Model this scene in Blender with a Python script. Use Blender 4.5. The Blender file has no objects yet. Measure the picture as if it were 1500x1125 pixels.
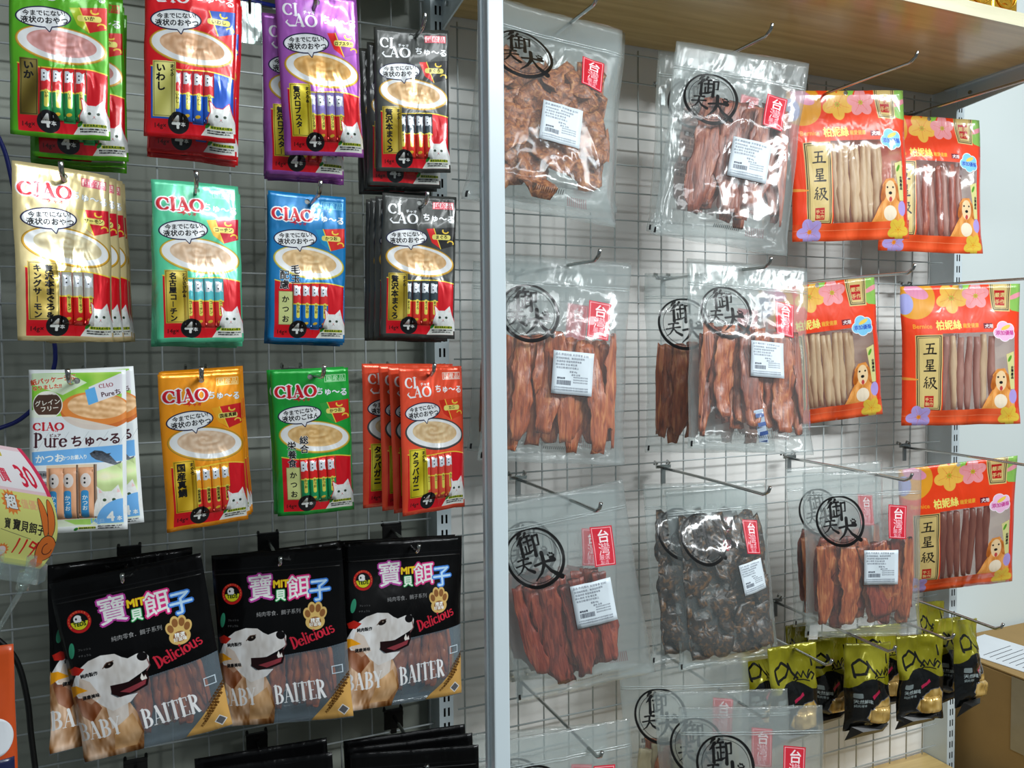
import bpy, math, random
import numpy as np
from mathutils import Matrix, Vector
PI = math.pi
SC = bpy.context.scene
COL = SC.collection

# ------------------------------------------------------------------ camera
CZ = 1.35                                   # camera height above the floor; mesh panels stand in the plane y = 0
yaw, pitch, roll, F, D = .3997, -.0431, -.0090, 1162.18, 1.2703
fw = Vector((math.sin(yaw) * math.cos(pitch), math.cos(yaw) * math.cos(pitch), math.sin(pitch)))
r0 = Vector((math.cos(yaw), -math.sin(yaw), 0)); u0 = r0.cross(fw)
rx = math.cos(roll) * r0 + math.sin(roll) * u0; ux = -math.sin(roll) * r0 + math.cos(roll) * u0
cam = bpy.data.cameras.new('camera'); cam_ob = bpy.data.objects.new('camera', cam); COL.objects.link(cam_ob)
cam.sensor_width = 36; cam.lens = 36 * F / 1500; cam.clip_start = .02
cam_ob.matrix_world = Matrix(((rx.x, ux.x, -fw.x, 0), (rx.y, ux.y, -fw.y, -D), (rx.z, ux.z, -fw.z, CZ), (0, 0, 0, 1)))
SC.camera = cam_ob
# ------------------------------------------------------------------ light
W = bpy.data.worlds.new('room_light'); SC.world = W; W.use_nodes = True
bg = W.node_tree.nodes['Background']; bg.inputs[0].default_value = (.80, .93, 1.0, 1); bg.inputs[1].default_value = .17
def area(name, loc, rot, sx, sy, power, col=(.93, .98, 1)):
    l = bpy.data.lights.new(name, 'AREA'); l.shape = 'RECTANGLE'; l.size = sx; l.size_y = sy; l.energy = power; l.color = col
    o = bpy.data.objects.new(name, l); o.location = loc; o.rotation_euler = rot; COL.objects.link(o); return o
area('ceiling_lamp', (1.5, -1.35, 2.65), (math.radians(20), 0, 0), 1.5, .10, 11)
area('ceiling_lamp', (.2, -1.5, 2.75), (math.radians(22), 0, 0), 1.2, .16, 8)
area('ceiling_lamp', (1.75, -2.35, 2.6), (math.radians(40), 0, math.radians(12)), 1.7, .2, 66)
area('ceiling_lamp', (.3, -2.7, 2.75), (math.radians(42), 0, 0), 1.4, .12, 9)
SC.view_settings.view_transform = 'Standard'; SC.view_settings.look = 'None'
SC.view_settings.gamma = 1; SC.view_settings.use_curve_mapping = False; SC.view_settings.exposure = 0.0
SC.cycles.transparent_max_bounces = 40; SC.cycles.max_bounces = 8

# ------------------------------------------------------------------ scene helpers
def tag(o, label=None, cat=None, group=None, kind=None):
    if label: o['label'] = label
    if cat: o['category'] = cat
    if group: o['group'] = group
    if kind: o['kind'] = kind
    return o
def mesh(name, V, Fc, mats=(), uv=None, midx=None, smooth=False):
    m = bpy.data.meshes.new(name); m.from_pydata([tuple(v) for v in V], [], [tuple(f) for f in Fc])
    for k in mats: m.materials.append(k)
    if uv is not None:
        L = m.uv_layers.new(name='UVMap'); idx = np.empty(len(m.loops), dtype=np.int32); m.loops.foreach_get('vertex_index', idx)
        L.data.foreach_set('uv', np.asarray(uv, dtype=np.float32)[idx].ravel())
    if midx is not None: m.polygons.foreach_set('material_index', np.asarray(midx, dtype=np.int32))
    if smooth: m.polygons.foreach_set('use_smooth', [True] * len(m.polygons))
    m.update(); return m
def link(name, m, parent=None, mw=None):
    o = bpy.data.objects.new(name, m); COL.objects.link(o)
    if parent: o.parent = parent
    if mw is not None: o.matrix_local = mw
    return o
class MB:
    def __init__(s): s.V = []; s.F = []
    def add(s, V, Fc):
        n = len(s.V); s.V += [tuple(v) for v in V]; s.F += [tuple(i + n for i in f) for f in Fc]; return s
    def box(s, x0, x1, y0, y1, z0, z1, bev=0.0):
        if bev <= 0:
            V = [(x, y, z) for x in (x0, x1) for y in (y0, y1) for z in (z0, z1)]
            return s.add(V, [(0, 1, 3, 2), (4, 6, 7, 5), (0, 4, 5, 1), (2, 3, 7, 6), (0, 2, 6, 4), (1, 5, 7, 3)])
        import bmesh
        bm = bmesh.new(); bmesh.ops.create_cube(bm, size=1)
        for v in bm.verts: v.co = ((x0 + x1) / 2 + v.co.x * (x1 - x0), (y0 + y1) / 2 + v.co.y * (y1 - y0), (z0 + z1) / 2 + v.co.z * (z1 - z0))
        bmesh.ops.bevel(bm, geom=bm.edges[:], offset=bev, segments=2, affect='EDGES', profile=.5)
        bm.verts.index_update(); s.add([v.co[:] for v in bm.verts], [[v.index for v in f.verts] for f in bm.faces]); bm.free(); return s
    def tube(s, pts, r, n=8, cap=True):
        pts = [Vector(p) for p in pts]; rr = r if hasattr(r, '__len__') else [r] * len(pts); V = []; Fc = []
        up = None
        for i, p in enumerate(pts):
            t = (pts[min(i + 1, len(pts) - 1)] - pts[max(i - 1, 0)]).normalized()
            if up is None: up = Vector((0, 0, 1)) if abs(t.z) < .9 else Vector((1, 0, 0))
            a = t.cross(up).normalized(); b = a.cross(t).normalized(); up = b
            for k in range(n):
                q = 2 * PI * k / n; V.append(p + (a * math.cos(q) + b * math.sin(q)) * rr[i])
        for i in range(len(pts) - 1):
            for k in range(n): Fc.append((i * n + k, i * n + (k + 1) % n, (i + 1) * n + (k + 1) % n, (i + 1) * n + k))
        if cap: Fc.append(tuple(range(n))[::-1]); Fc.append(tuple(range((len(pts) - 1) * n, len(pts) * n)))
        return s.add(V, Fc)
    def mesh(s, name, mat, smooth=False): return mesh(name, s.V, s.F, [mat], smooth=smooth)
    def obj(s, name, mat, parent=None, smooth=False, mw=None): return link(name, s.mesh(name, mat, smooth), parent, mw)
def empty(name, loc=(0, 0, 0), mw=None):
    o = bpy.data.objects.new(name, None); COL.objects.link(o); o.empty_display_size = .02
    if mw is not None: o.matrix_world = mw
    else: o.location = loc
    return o
def copy_tree(o, parent=None):
    c = o.copy(); COL.objects.link(c)
    if parent: c.parent = parent
    for ch in list(o.children): copy_tree(ch, c)
    return c
def vnoise(x, y, seed=0):
    xi = np.floor(x).astype(int); yi = np.floor(y).astype(int); fx = x - xi; fy = y - yi
    fx = fx * fx * (3 - 2 * fx); fy = fy * fy * (3 - 2 * fy)
    h = lambda a, b: (np.sin(a * 127.1 + b * 311.7 + seed * 74.7) * 43758.5453) % 1.0
    return (h(xi, yi) * (1 - fx) + h(xi + 1, yi) * fx) * (1 - fy) + (h(xi, yi + 1) * (1 - fx) + h(xi + 1, yi + 1) * fx) * fy

# ------------------------------------------------------------------ printed artwork (painted into arrays by the code below)
_tc = {}
def text_tris(s, off):
    k = (s, round(off, 3))
    if k in _tc: return _tc[k]
    c = bpy.data.curves.new('t', 'FONT'); c.body = s; c.size = 1; c.offset = off; c.resolution_u = 2
    o = bpy.data.objects.new('t', c); COL.objects.link(o)
    dg = bpy.context.evaluated_depsgraph_get(); e = o.evaluated_get(dg); m = e.to_mesh()
    m.calc_loop_triangles(); v = np.empty(len(m.vertices) * 3); m.vertices.foreach_get('co', v); v = v.reshape(-1, 3)[:, :2]
    t = np.empty(len(m.loop_triangles) * 3, dtype=np.int32); m.loop_triangles.foreach_get('vertices', t)
    T = v[t].reshape(-1, 3, 2) if len(t) else np.zeros((0, 3, 2)); e.to_mesh_clear()
    bpy.data.objects.remove(o); bpy.data.curves.remove(c)
    a = (T[:, 1, 0] - T[:, 0, 0]) * (T[:, 2, 1] - T[:, 0, 1]) - (T[:, 2, 0] - T[:, 0, 0]) * (T[:, 1, 1] - T[:, 0, 1])
    T[a < 0] = T[a < 0][:, ::-1]; _tc[k] = T; return T
def ell(cx, cy, rx, ry, a=0, n=48, a0=0, a1=2 * PI):
    q = np.linspace(a0, a1, n); x = rx * np.cos(q); y = ry * np.sin(q); c, s = math.cos(a), math.sin(a)
    return np.stack([cx + x * c - y * s, cy + x * s + y * c], 1)
class Cv:
    """canvas one unit wide and h units high, y down"""
    def __init__(s, h, px, col=(0, 0, 0), alpha=1.0):
        s.S = px; s.w = px; s.H = int(round(px * h)); s.h = h
        s.A = np.zeros((s.H, s.w, 4), np.float32); s.A[..., :3] = col; s.A[..., 3] = alpha
    def cover(s, polys):
        P0 = []; P1 = []
        for p in polys:
            p = np.asarray(p, float) * s.S; P0.append(p); P1.append(np.roll(p, -1, 0))
        a = np.concatenate(P0); b = np.concatenate(P1); d = b - a; keep = np.abs(d[:, 1]) > 1e-9; a, b, d = a[keep], b[keep], d[keep]
        if not len(a): return None
        lo = np.minimum(a[:, 1], b[:, 1]); hi = np.maximum(a[:, 1], b[:, 1]); r0_ = np.floor(lo).astype(int); n = np.maximum(1, np.ceil(hi).astype(int) - r0_)
        idx = np.repeat(np.arange(len(a)), n); st = np.cumsum(n) - n; row = r0_[idx] + np.arange(len(idx)) - st[idx]
        ya = np.maximum(lo[idx], row); yb = np.minimum(hi[idx], row + 1.0); sg = np.sign(d[idx, 1]); sl = d[idx, 0] / d[idx, 1]
        xa = a[idx, 0] + (ya - a[idx, 1]) * sl; xb = a[idx, 0] + (yb - a[idx, 1]) * sl
        n2 = np.maximum(1, np.ceil(np.abs(xb - xa) * 1.5).astype(int)); j = np.repeat(np.arange(len(row)), n2); st = np.cumsum(n2) - n2; t = (np.arange(len(j)) - st[j] + .5) / n2[j]
        mx = xa[j] + (xb[j] - xa[j]) * t; dy = (yb - ya)[j] * sg[j] / n2[j]; my = row[j] + .5
        y0 = max(0, int(np.floor(my.min()))); y1 = min(s.H, int(np.floor(my.max())) + 1)
        x0 = max(0, int(np.floor(mx.min()))); x1 = min(s.w, int(np.ceil(mx.max())) + 1)
        if y1 <= y0 or x1 <= x0: return None
        r = np.floor(my).astype(int); ok = (r >= y0) & (r < y1); r = r[ok] - y0; mx = np.clip(mx[ok], x0, x1) - x0; dy = dy[ok]
        w = x1 - x0; c = np.floor(mx).astype(int); f = mx - c; W2 = w + 2
        acc = np.bincount(r * W2 + c, dy * (1 - f), (y1 - y0) * W2) + np.bincount(r * W2 + c + 1, dy * f, (y1 - y0) * W2)
        return np.clip(np.abs(np.cumsum(acc.reshape(-1, W2), 1)[:, :w]), 0, 1), y0, y1, x0, x1
    def fill(s, polys, col, a=1.0, rgbonly=False):
        if isinstance(polys, np.ndarray) and polys.ndim == 2: polys = [polys]
        c = s.cover(polys)
        if c is None: return s
        m, y0, y1, x0, x1 = c; m = m * a; R = s.A[y0:y1, x0:x1]
        if callable(col):
            X, Y = np.meshgrid((np.arange(x0, x1) + .5) / s.S, (np.arange(y0, y1) + .5) / s.S); col = col(X, Y)
        col = np.asarray(col, np.float32)
        if rgbonly: R[..., :3] = R[..., :3] * (1 - m[..., None]) + col * m[..., None]; return s
        oa = R[..., 3]; na = m + oa * (1 - m); nz = np.maximum(na, 1e-6)
        R[..., :3] = (R[..., :3] * (oa * (1 - m))[..., None] + col * m[..., None]) / nz[..., None]; R[..., 3] = na
        return s
    def hole(s, poly, a=0.0):
        m, y0, y1, x0, x1 = s.cover([poly]); R = s.A[y0:y1, x0:x1]; R[..., 3] = R[..., 3] * (1 - m) + a * m; return s
    def rect(s, x0, y0, x1, y1, col, a=1.0, sk=0.0): return s.fill(np.array([(x0, y0), (x1, y0 + sk), (x1, y1 + sk), (x0, y1)]), col, a)
    def rrect(s, x0, y0, x1, y1, r, col, a=1.0):
        P = [ell(x1 - r, y0 + r, r, r, 0, 8, -PI / 2, 0), ell(x1 - r, y1 - r, r, r, 0, 8, 0, PI / 2), ell(x0 + r, y1 - r, r, r, 0, 8, PI / 2, PI), ell(x0 + r, y0 + r, r, r, 0, 8, PI, 1.5 * PI)]
        return s.fill(np.concatenate(P), col, a)
    def frame(s, x0, y0, x1, y1, t, col, a=1.0):
        return s.rect(x0, y0, x1, y0 + t, col, a).rect(x0, y1 - t, x1, y1, col, a).rect(x0, y0, x0 + t, y1, col, a).rect(x1 - t, y0, x1, y1, col, a)
    def strokes(s, L, col, a=1.0, grow=0.0):
        P = []
        for pts, w in L:
            pts = np.asarray(pts, float); w = np.asarray(w if hasattr(w, '__len__') else [w] * len(pts), float) / 2 + grow
            for i in range(len(pts) - 1):
                d = pts[i + 1] - pts[i]; l = math.hypot(*d)
                if l < 1e-9: continue
                n = np.array([-d[1], d[0]]) / l
                q = np.array([pts[i] + n * w[i], pts[i] - n * w[i], pts[i + 1] - n * w[i + 1], pts[i + 1] + n * w[i + 1]]); P.append(q)
            for i in range(len(pts)): P.append(ell(pts[i, 0], pts[i, 1], w[i], w[i], 0, 10)[::1][:-1])
        out = []
        for p in P:
            ar = np.sum(p[:, 0] * np.roll(p[:, 1], -1) - np.roll(p[:, 0], -1) * p[:, 1]); out.append(p if ar > 0 else p[::-1])
        return s.fill(out, col, a)
    def text(s, t, x, y, size, col, off=0.0, rot=0.0, sx=1.0, skew=0.0, al='l', a=1.0, out=None):
        """baseline-left at x, y; out = (colour, extra offset)"""
        if out: s.text(t, x, y, size, out[0], out[1], rot, sx, skew, al, a)
        T = text_tris(t, 0.0)
        if not len(T): return s
        wd = T[..., 0].max()
        if off > .004:
            k_ = 8 if size * s.S > 16 else 4; R_ = off * .8
            T = np.concatenate([T] + [T + np.array([R_ * math.cos(q * 2 * PI / k_ + .4), R_ * math.sin(q * 2 * PI / k_ + .4)]) for q in range(k_)] + ([T + np.array([R_ * .55 * math.cos(q * 2 * PI / 6), R_ * .55 * math.sin(q * 2 * PI / 6)]) for q in range(6)] if off > .05 else []))
        X = (T[..., 0] - (wd / 2 if al == 'c' else wd if al == 'r' else 0)) * size * sx; Y = -T[..., 1] * size; X = X - skew * Y
        c, q = math.cos(rot), math.sin(rot)
        return s.fill(list(np.stack([x + X * c - Y * q, y + X * q + Y * c], -1)), col, a)
    def vtext(s, t, x, y, size, col, off=0.0, lead=1.0, out=None, sx=1.0, skew=0.0):
        for i, ch in enumerate(t):
            yy = y + (i + .86) * size * lead
            if ch == 'ー': s.strokes([([(x, yy - size * .72), (x, yy)], size * .1)], col)
            else: s.text(ch, x + skew * i, yy, size, col, off, al='c', out=out, sx=sx)
        return s
    def image(s, name):
        im = bpy.data.images.new(name, s.w, s.H, alpha=True); im.alpha_mode = 'CHANNEL_PACKED'
        im.pixels.foreach_set(np.ascontiguousarray(np.clip(s.A[::-1], 0, 1), dtype=np.float32).ravel()); im.update(); im.pack(); return im

# serif letters of the logos, drawn as strokes with thick stems and thin bars (unit high, y up)
def _arc(cx, cy, rx, ry, a0, a1, n=18): 
    q = np.radians(np.linspace(a0, a1, n)); return np.stack([cx + rx * np.cos(q), cy + ry * np.sin(q)], 1)
def _auto(p, T, t):
    d = np.gradient(p, axis=0); l = np.hypot(d[:, 0], d[:, 1]) + 1e-9; return t + (T - t) * np.abs(d[:, 1]) / l
def serif(ch, T=.19, t=.06):
    L = []; S = lambda *p: L.append((np.array(p[:-1], float), p[-1])); 
    A = lambda *a: (lambda p: L.append((p, _auto(p, T, t))))(_arc(*a))
    sf = lambda x, y, w=.15: S((x - w, y), (x + w, y), t)
    if ch == 'C': A(.4, .5, .33, .45, 48, 312); S((.62, .83), (.66, .62), t * 1.3); return L, .76
    if ch == 'I': S((.18, 0.02), (.18, .98), T); sf(.18, .02); sf(.18, .98); return L, .4
    if ch == 'A': S((.38, .97), (.12, .03), t); S((.36, .97), (.62, .03), T); S((.2, .32), (.52, .32), t); sf(.1, .02, .1); sf(.62, .02, .13); return L, .78
    if ch == 'O': A(.42, .5, .34, .45, 0, 360, 40) if 0 else L.append((_arc(.42, .5, .34, .45, 0, 360, 40), _auto(_arc(.42, .5, .34, .45, 0, 360, 40), T, t))); return L, .86
    if ch in 'BPRD':
        S((.16, .02), (.16, .98), T); sf(.14, .02, .12); S((.02, .97), (.3, .97), t)
        if ch == 'D': A(.26, .5, .34, .46, -90, 90); return L, .72
        A(.28, .74, .24, .23, -90, 90)
        if ch == 'B': A(.3, .27, .28, .25, -90, 90); S((.16, .51), (.3, .51), t)
        if ch == 'R': S((.3, .5), (.56, .04), T); sf(.6, .02, .09)
        return L, .7
    if ch == 'T': S((.34, .02), (.34, .98), T); S((.02, .96), (.66, .96), t * 1.3); sf(.34, .02); S((.03, .97), (.03, .78), t); S((.65, .97), (.65, .78), t); return L, .72
    if ch == 'E': S((.16, .02), (.16, .98), T); S((.02, .97), (.54, .97), t); S((.02, .02), (.56, .02), t); S((.16, .5), (.42, .5), t); S((.54, .97), (.54, .78), t); S((.56, .02), (.56, .22), t); return L, .64
    if ch == 'Y': S((.1, .97), (.36, .45), T); S((.62, .97), (.38, .45), t); S((.37, .5), (.37, .02), T); sf(.37, .02); sf(.1, .97, .1); sf(.62, .97, .09); return L, .72
    if ch == 'u': S((.14, .6), (.14, .2), T * .8); L.append((_arc(.3, .2, .16, .17, 180, 330), T * .5)); S((.5, .62), (.5, .02), T * .8); S((.02, .6), (.14, .6), t); S((.5, .02), (.62, .02), t); return L, .64
    if ch == 'r': S((.14, .6), (.14, .02), T * .8); sf(.14, .02, .12); S((.02, .6), (.14, .6), t); L.append((_arc(.32, .42, .18, .18, 160, 60), T * .55)); return L, .46
    if ch == 'e': A(.3, .31, .23, .28, 20, 320); S((.1, .33), (.52, .35), t); return L, .58
    if ch == 'l': S((.14, .02), (.14, .98), T * .8); sf(.14, .02, .12); S((.02, .97), (.14, .97), t); return L, .3
    if ch == 'i': S((.14, .02), (.14, .6), T * .8); sf(.14, .02, .12); S((.14, .82), (.14, .83), T); return L, .3
    if ch == 'c': A(.3, .31, .23, .28, 50, 310); return L, .54
    if ch == 'o': L.append((_arc(.3, .31, .23, .28, 0, 360, 30), _auto(_arc(.3, .31, .23, .28, 0, 360, 30), T, t))); return L, .6
    if ch == 's': L.append((_arc(.24, .45, .16, .14, 40, 250, 12), T * .55)); L.append((_arc(.26, .17, .18, .15, 80, -140, 12), T * .6)); return L, .48
    return L, .35
def logo(cv, s, x, y, size, col, sx=1.0, rot=0.0, out=None, T=.19, t=.06, bend=0.0, grow=0.0):
    items = []; cx = 0.0; c, q = math.cos(rot), math.sin(rot)
    for ch in s:
        L, adv = serif(ch, T, t)
        for p, w in L:
            X = (p[:, 0] + cx) * size * sx; Y = -p[:, 1] * size - bend * X * X
            items.append((np.stack([x + X * c - Y * q, y + X * q + Y * c], 1), np.asarray(w) * size * (.5 + .5 * sx) if hasattr(w, '__len__') else w * size * (.5 + .5 * sx)))
        cx += adv
    if out: cv.strokes(items, out[0], grow=out[1])
    cv.strokes(items, col, grow=grow); return cx * size * sx

# brush characters, on a 100-unit square with y down
def _b(*L): return [(np.array(p[:-1], float), p[-1]) for p in L]
BRUSH = {
 '御': _b(((24, 6), (8, 24), (13, 4)), ((26, 24), (16, 38), (2, 50), (12, 9, 3)), ((19, 40), (18, 66), (17, 94), (10, 9, 12)), ((46, 8), (34, 26), (9, 3)), ((38, 23), (62, 20), (6, 8)), ((32, 42), (66, 37), (6, 7)),
          ((50, 22), (49, 52), (48, 80), (8, 6, 6)), ((36, 58), (36, 84), (6, 6)), ((48, 60), (63, 57), (5, 5)), ((28, 88), (48, 84), (66, 76), (6, 9, 4)), ((70, 26), (94, 22), (92, 60), (80, 62), (6, 7, 6, 2)), ((73, 24), (73, 60), (70, 98), (8, 9, 12))),
 '天': _b(((22, 20), (52, 14), (80, 13), (9, 6, 12)), ((6, 50), (50, 42), (90, 38), (8, 6, 11)), ((52, 16), (46, 52), (28, 78), (4, 94), (10, 9, 7, 3)), ((50, 46), (66, 70), (98, 88), (6, 10, 15))),
 '犬': _b(((8, 44), (48, 36), (86, 34), (8, 7, 13)), ((44, 2), (44, 44), (28, 74), (2, 98), (12, 12, 8, 3)), ((46, 44), (66, 72), (104, 100), (6, 10, 16)), ((66, 14), (67, 16), (6, 6)), ((74, 8), (75, 10), (6, 6)), ((82, 10), (83, 12), (6, 6)), ((88, 17), (88, 18), (6, 6)), ((72, 24), (84, 24), (9, 9))),
 '五': _b(((20, 14), (52, 12), (82, 10), (9, 7, 12)), ((50, 14), (44, 50), (38, 86), (10, 9, 9)), ((22, 50), (74, 44), (68, 84), (8, 10, 9)), ((2, 92), (50, 88), (98, 88), (10, 8, 13))),
 '星': _b(((28, 6), (30, 40), (9, 8)), ((28, 8), (74, 4), (70, 38), (7, 10, 8)), ((30, 23), (70, 20), (6, 6)), ((30, 40), (70, 37), (6, 6)), ((28, 48), (16, 64), (10, 3)), ((24, 60), (78, 54), (7, 10)), ((50, 44), (50, 92), (9, 9)), ((26, 76), (76, 72), (7, 9)), ((6, 95), (94, 91), (9, 14))),
 '級': _b(((28, 2), (12, 24), (30, 28), (8, 52), (9, 6, 6, 5)), ((8, 52), (38, 46), (6, 7)), ((24, 50), (24, 92), (9, 8)), ((12, 62), (4, 82), (6, 9)), ((36, 60), (44, 76), (5, 8)), ((46, 14), (86, 8), (78, 34), (94, 32), (78, 66), (50, 98), (7, 10, 7, 9, 7, 3)), ((60, 14), (54, 56), (36, 94), (9, 7, 3)), ((60, 42), (74, 72), (102, 94), (6, 9, 14))),
}
def brush(cv, ch, x, y, size, col=(.06, .05, .05), a=1.0, sx=1.0, bold=1.0):
    cv.strokes([(p * np.array([sx, 1]) * size / 100 + np.array([x, y]), np.asarray(w) * size / 100 * bold) for p, w in BRUSH[ch]], col, a)
POSE = {
 'churu_green': (0.098, 0.19, -0.108, -0.2512, 0.4266, -0.0902, -0.0675, 0.0048),
 'churu_red': (0.098, 0.19, 0.0263, -0.2826, 0.4336, -0.1247, 0.0004, 0.0298),
 'churu_purple': (0.098, 0.19, 0.1676, -0.2751, 0.4332, -0.0156, 0.119, -0.0524),
 'churu_grey': (0.098, 0.19, 0.2974, -0.2325, 0.4256, -0.2492, -0.0569, -0.0015),
 'churu_gold': (0.098, 0.19, -0.109, -0.2678, 0.2039, 0.4414, -0.0442, 0.018),
 'churu_mint': (0.098, 0.19, 0.0265, -0.2446, 0.2026, 0.1251, -0.0327, -0.0083),
 'churu_blue': (0.098, 0.19, 0.1613, -0.2183, 0.2026, 0.0037, 0.0231, 0.0234),
 'churu_grey2': (0.098, 0.19, 0.3027, -0.243, 0.206, -0.2105, -0.0645, 0.032),
 'churu_pure': (0.1, 0.185, -0.1034, -0.2467, -0.0182, -0.1445, -0.0234, 0.0126),
 'churu_orange': (0.098, 0.19, 0.0266, -0.2322, -0.0239, 0.2325, 0.0017, -0.0346),
 'churu_green2': (0.098, 0.19, 0.1581, -0.2285, -0.0228, -0.0729, 0.0626, -0.0309),
 'churu_coral': (0.098, 0.19, 0.3059, -0.2713, -0.0212, 0.3003, -0.0198, -0.0011),
 'baby1': (0.185, 0.24, -0.0673, -0.1313, -0.2797, -0.1638, -0.0121, -0.1502),
 'baby2': (0.185, 0.24, 0.123, -0.1189, -0.2798, -0.4103, -0.0734, -0.0708),
 'baby3': (0.18, 0.24, 0.3103, -0.1181, -0.2827, 0.0896, -0.1061, 0.0613),
 'A1': (0.22, 0.32, 0.5171, -0.2115, 0.4895, -0.0987, -0.265, 0.1571),
 'A2': (0.22, 0.305, 0.5311, -0.2002, 0.1363, -0.2504, -0.1128, 0.0675),
 'A3': (0.22, 0.305, 0.5158, -0.201, -0.2171, -0.2811, 0.0072, -0.1737),
 'B1': (0.21, 0.31, 0.8197, -0.26, 0.4566, -0.3447, -0.1527, 0.1682),
 'B2': (0.205, 0.305, 0.8518, -0.234, 0.1359, -0.2439, -0.2129, 0.0776),
 'B2b': (0.205, 0.305, 0.8373, -0.1536, 0.1276, -0.4379, -0.0538, 0.0052),
 'B3': (0.2, 0.305, 0.871, -0.1287, -0.2438, -0.1042, -0.1458, -0.0125),
 'C3': (0.21, 0.305, 1.1241, -0.2144, -0.222, -0.4248, 0.0395, -0.0286),
 'O1': (0.24, 0.285, 1.1882, -0.1046, 0.4882, -0.2667, -0.0242, -0.041),
 'O2': (0.24, 0.285, 1.4597, -0.0622, 0.4781, -0.2432, -0.0879, 0.0215),
 'O3': (0.24, 0.285, 1.1941, -0.0289, 0.1285, -0.3512, 0.088, -0.1182),
 'O4': (0.24, 0.285, 1.4715, -0.1328, 0.1232, -0.4206, -0.009, -0.0137),
 'O5': (0.24, 0.285, 1.457, -0.1443, -0.2375, -0.3943, 0.2201, -0.1222),
 'baby1b': (0.185, 0.24, -0.0735, -0.0678, -0.2776, 0.3362, -0.1003, 0.0417),
 'baby2b': (0.185, 0.24, 0.1386, -0.0508, -0.2932, 0.2204, -0.0639, 0.0248),
 'baby3b': (0.18, 0.24, 0.3111, -0.0764, -0.2898, 0.0278, -0.0896, 0.0507),
 'babyA1': (0.185, 0.24, 0.0997, -0.0852, -0.5753, -0.1928, -0.1246, -0.0581),
 'babyA2': (0.185, 0.24, 0.1036, -0.1095, -0.5828, -0.2872, -0.0918, -0.0626),
 'babyB1': (0.18, 0.24, 0.3076, -0.1078, -0.5836, -0.1955, -0.0613, -0.0381),
 'babyB2': (0.18, 0.24, 0.3065, -0.1433, -0.5795, -0.2266, -0.0707, -0.0334),
 'babyB3': (0.18, 0.24, 0.3042, -0.1746, -0.5775, -0.295, -0.0454, -0.0104),
 'A1b': (0.22, 0.32, 0.5947, -0.0801, 0.5347, -0.2592, -0.2322, 0.1106),
 'A2b': (0.22, 0.305, 0.5464, -0.1002, 0.138, -0.2784, 0.0049, 0.0424),
 'A3b': (0.22, 0.305, 0.5572, -0.1191, -0.2316, -0.1679, 0.0018, -0.0083),
 'A4': (0.22, 0.305, 0.5002, -0.2513, -0.5544, -0.1642, 0.0147, -0.0577),
 'A4b': (0.22, 0.305, 0.5273, -0.127, -0.6113, -0.2802, -0.061, -0.0237),
 'B1b': (0.21, 0.31, 0.8718, -0.1296, 0.5019, -0.3005, -0.0239, 0.0766),
 'B3b': (0.2, 0.305, 0.8427, -0.1071, -0.2382, -0.1345, -0.1548, 0.0234),
 'B4': (0.22, 0.305, 0.8101, -0.2958, -0.5581, -0.4554, 0.0146, -0.0375),
 'B4b': (0.22, 0.305, 0.8155, -0.2145, -0.5658, -0.434, -0.0394, -0.0354),
 'B4c': (0.22, 0.305, 0.7873, -0.150, -0.5375, -0.4357, -0.0122, -0.0383),
 'C3b': (0.21, 0.305, 1.1648, -0.1087, -0.2265, -0.1749, -0.0348, -0.0356),
 'D1': (0.095, 0.16, 0.9647, -0.2099, -0.5139, -0.1164, -0.0184, -0.0326),
 'D2': (0.095, 0.165, 1.1734, -0.1928, -0.5509, -0.1695, -0.007, 0.0368),
 'D3': (0.095, 0.16, 1.2732, -0.2079, -0.5433, -0.2499, -0.0138, -0.0204),
 'D4': (0.095, 0.165, 1.4442, -0.1383, -0.5564, 0.1157, -0.0442, 0.0994),
 'D4b': (0.095, 0.165, 1.4123, -0.2092, -0.534, 0.2885, -0.0699, 0.1628),
 'D1b': (0.095, 0.16, 1.1462, -0.1147, -0.5598, -0.1131, 0.0186, -0.0201),
 'D0': (0.095, 0.16, 1.0345, -0.0556, -0.5822, 0.2921, -0.0204, 0.07),
 'D1c': (0.09, 0.155, 1.1487, -0.0241, -0.5635, 0.3497, -0.0305, 0.1374),
 'D2b': (0.095, 0.16, 1.2228, -0.0683, -0.5728, -0.3042, 0.0303, -0.0305),
 'D3b': (0.095, 0.16, 1.3267, -0.0812, -0.5738, -0.1853, -0.007, -0.012),
 'D4c': (0.09, 0.155, 1.4913, -0.0512, -0.5554, 0.1121, -0.051, 0.0824),
}
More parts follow.
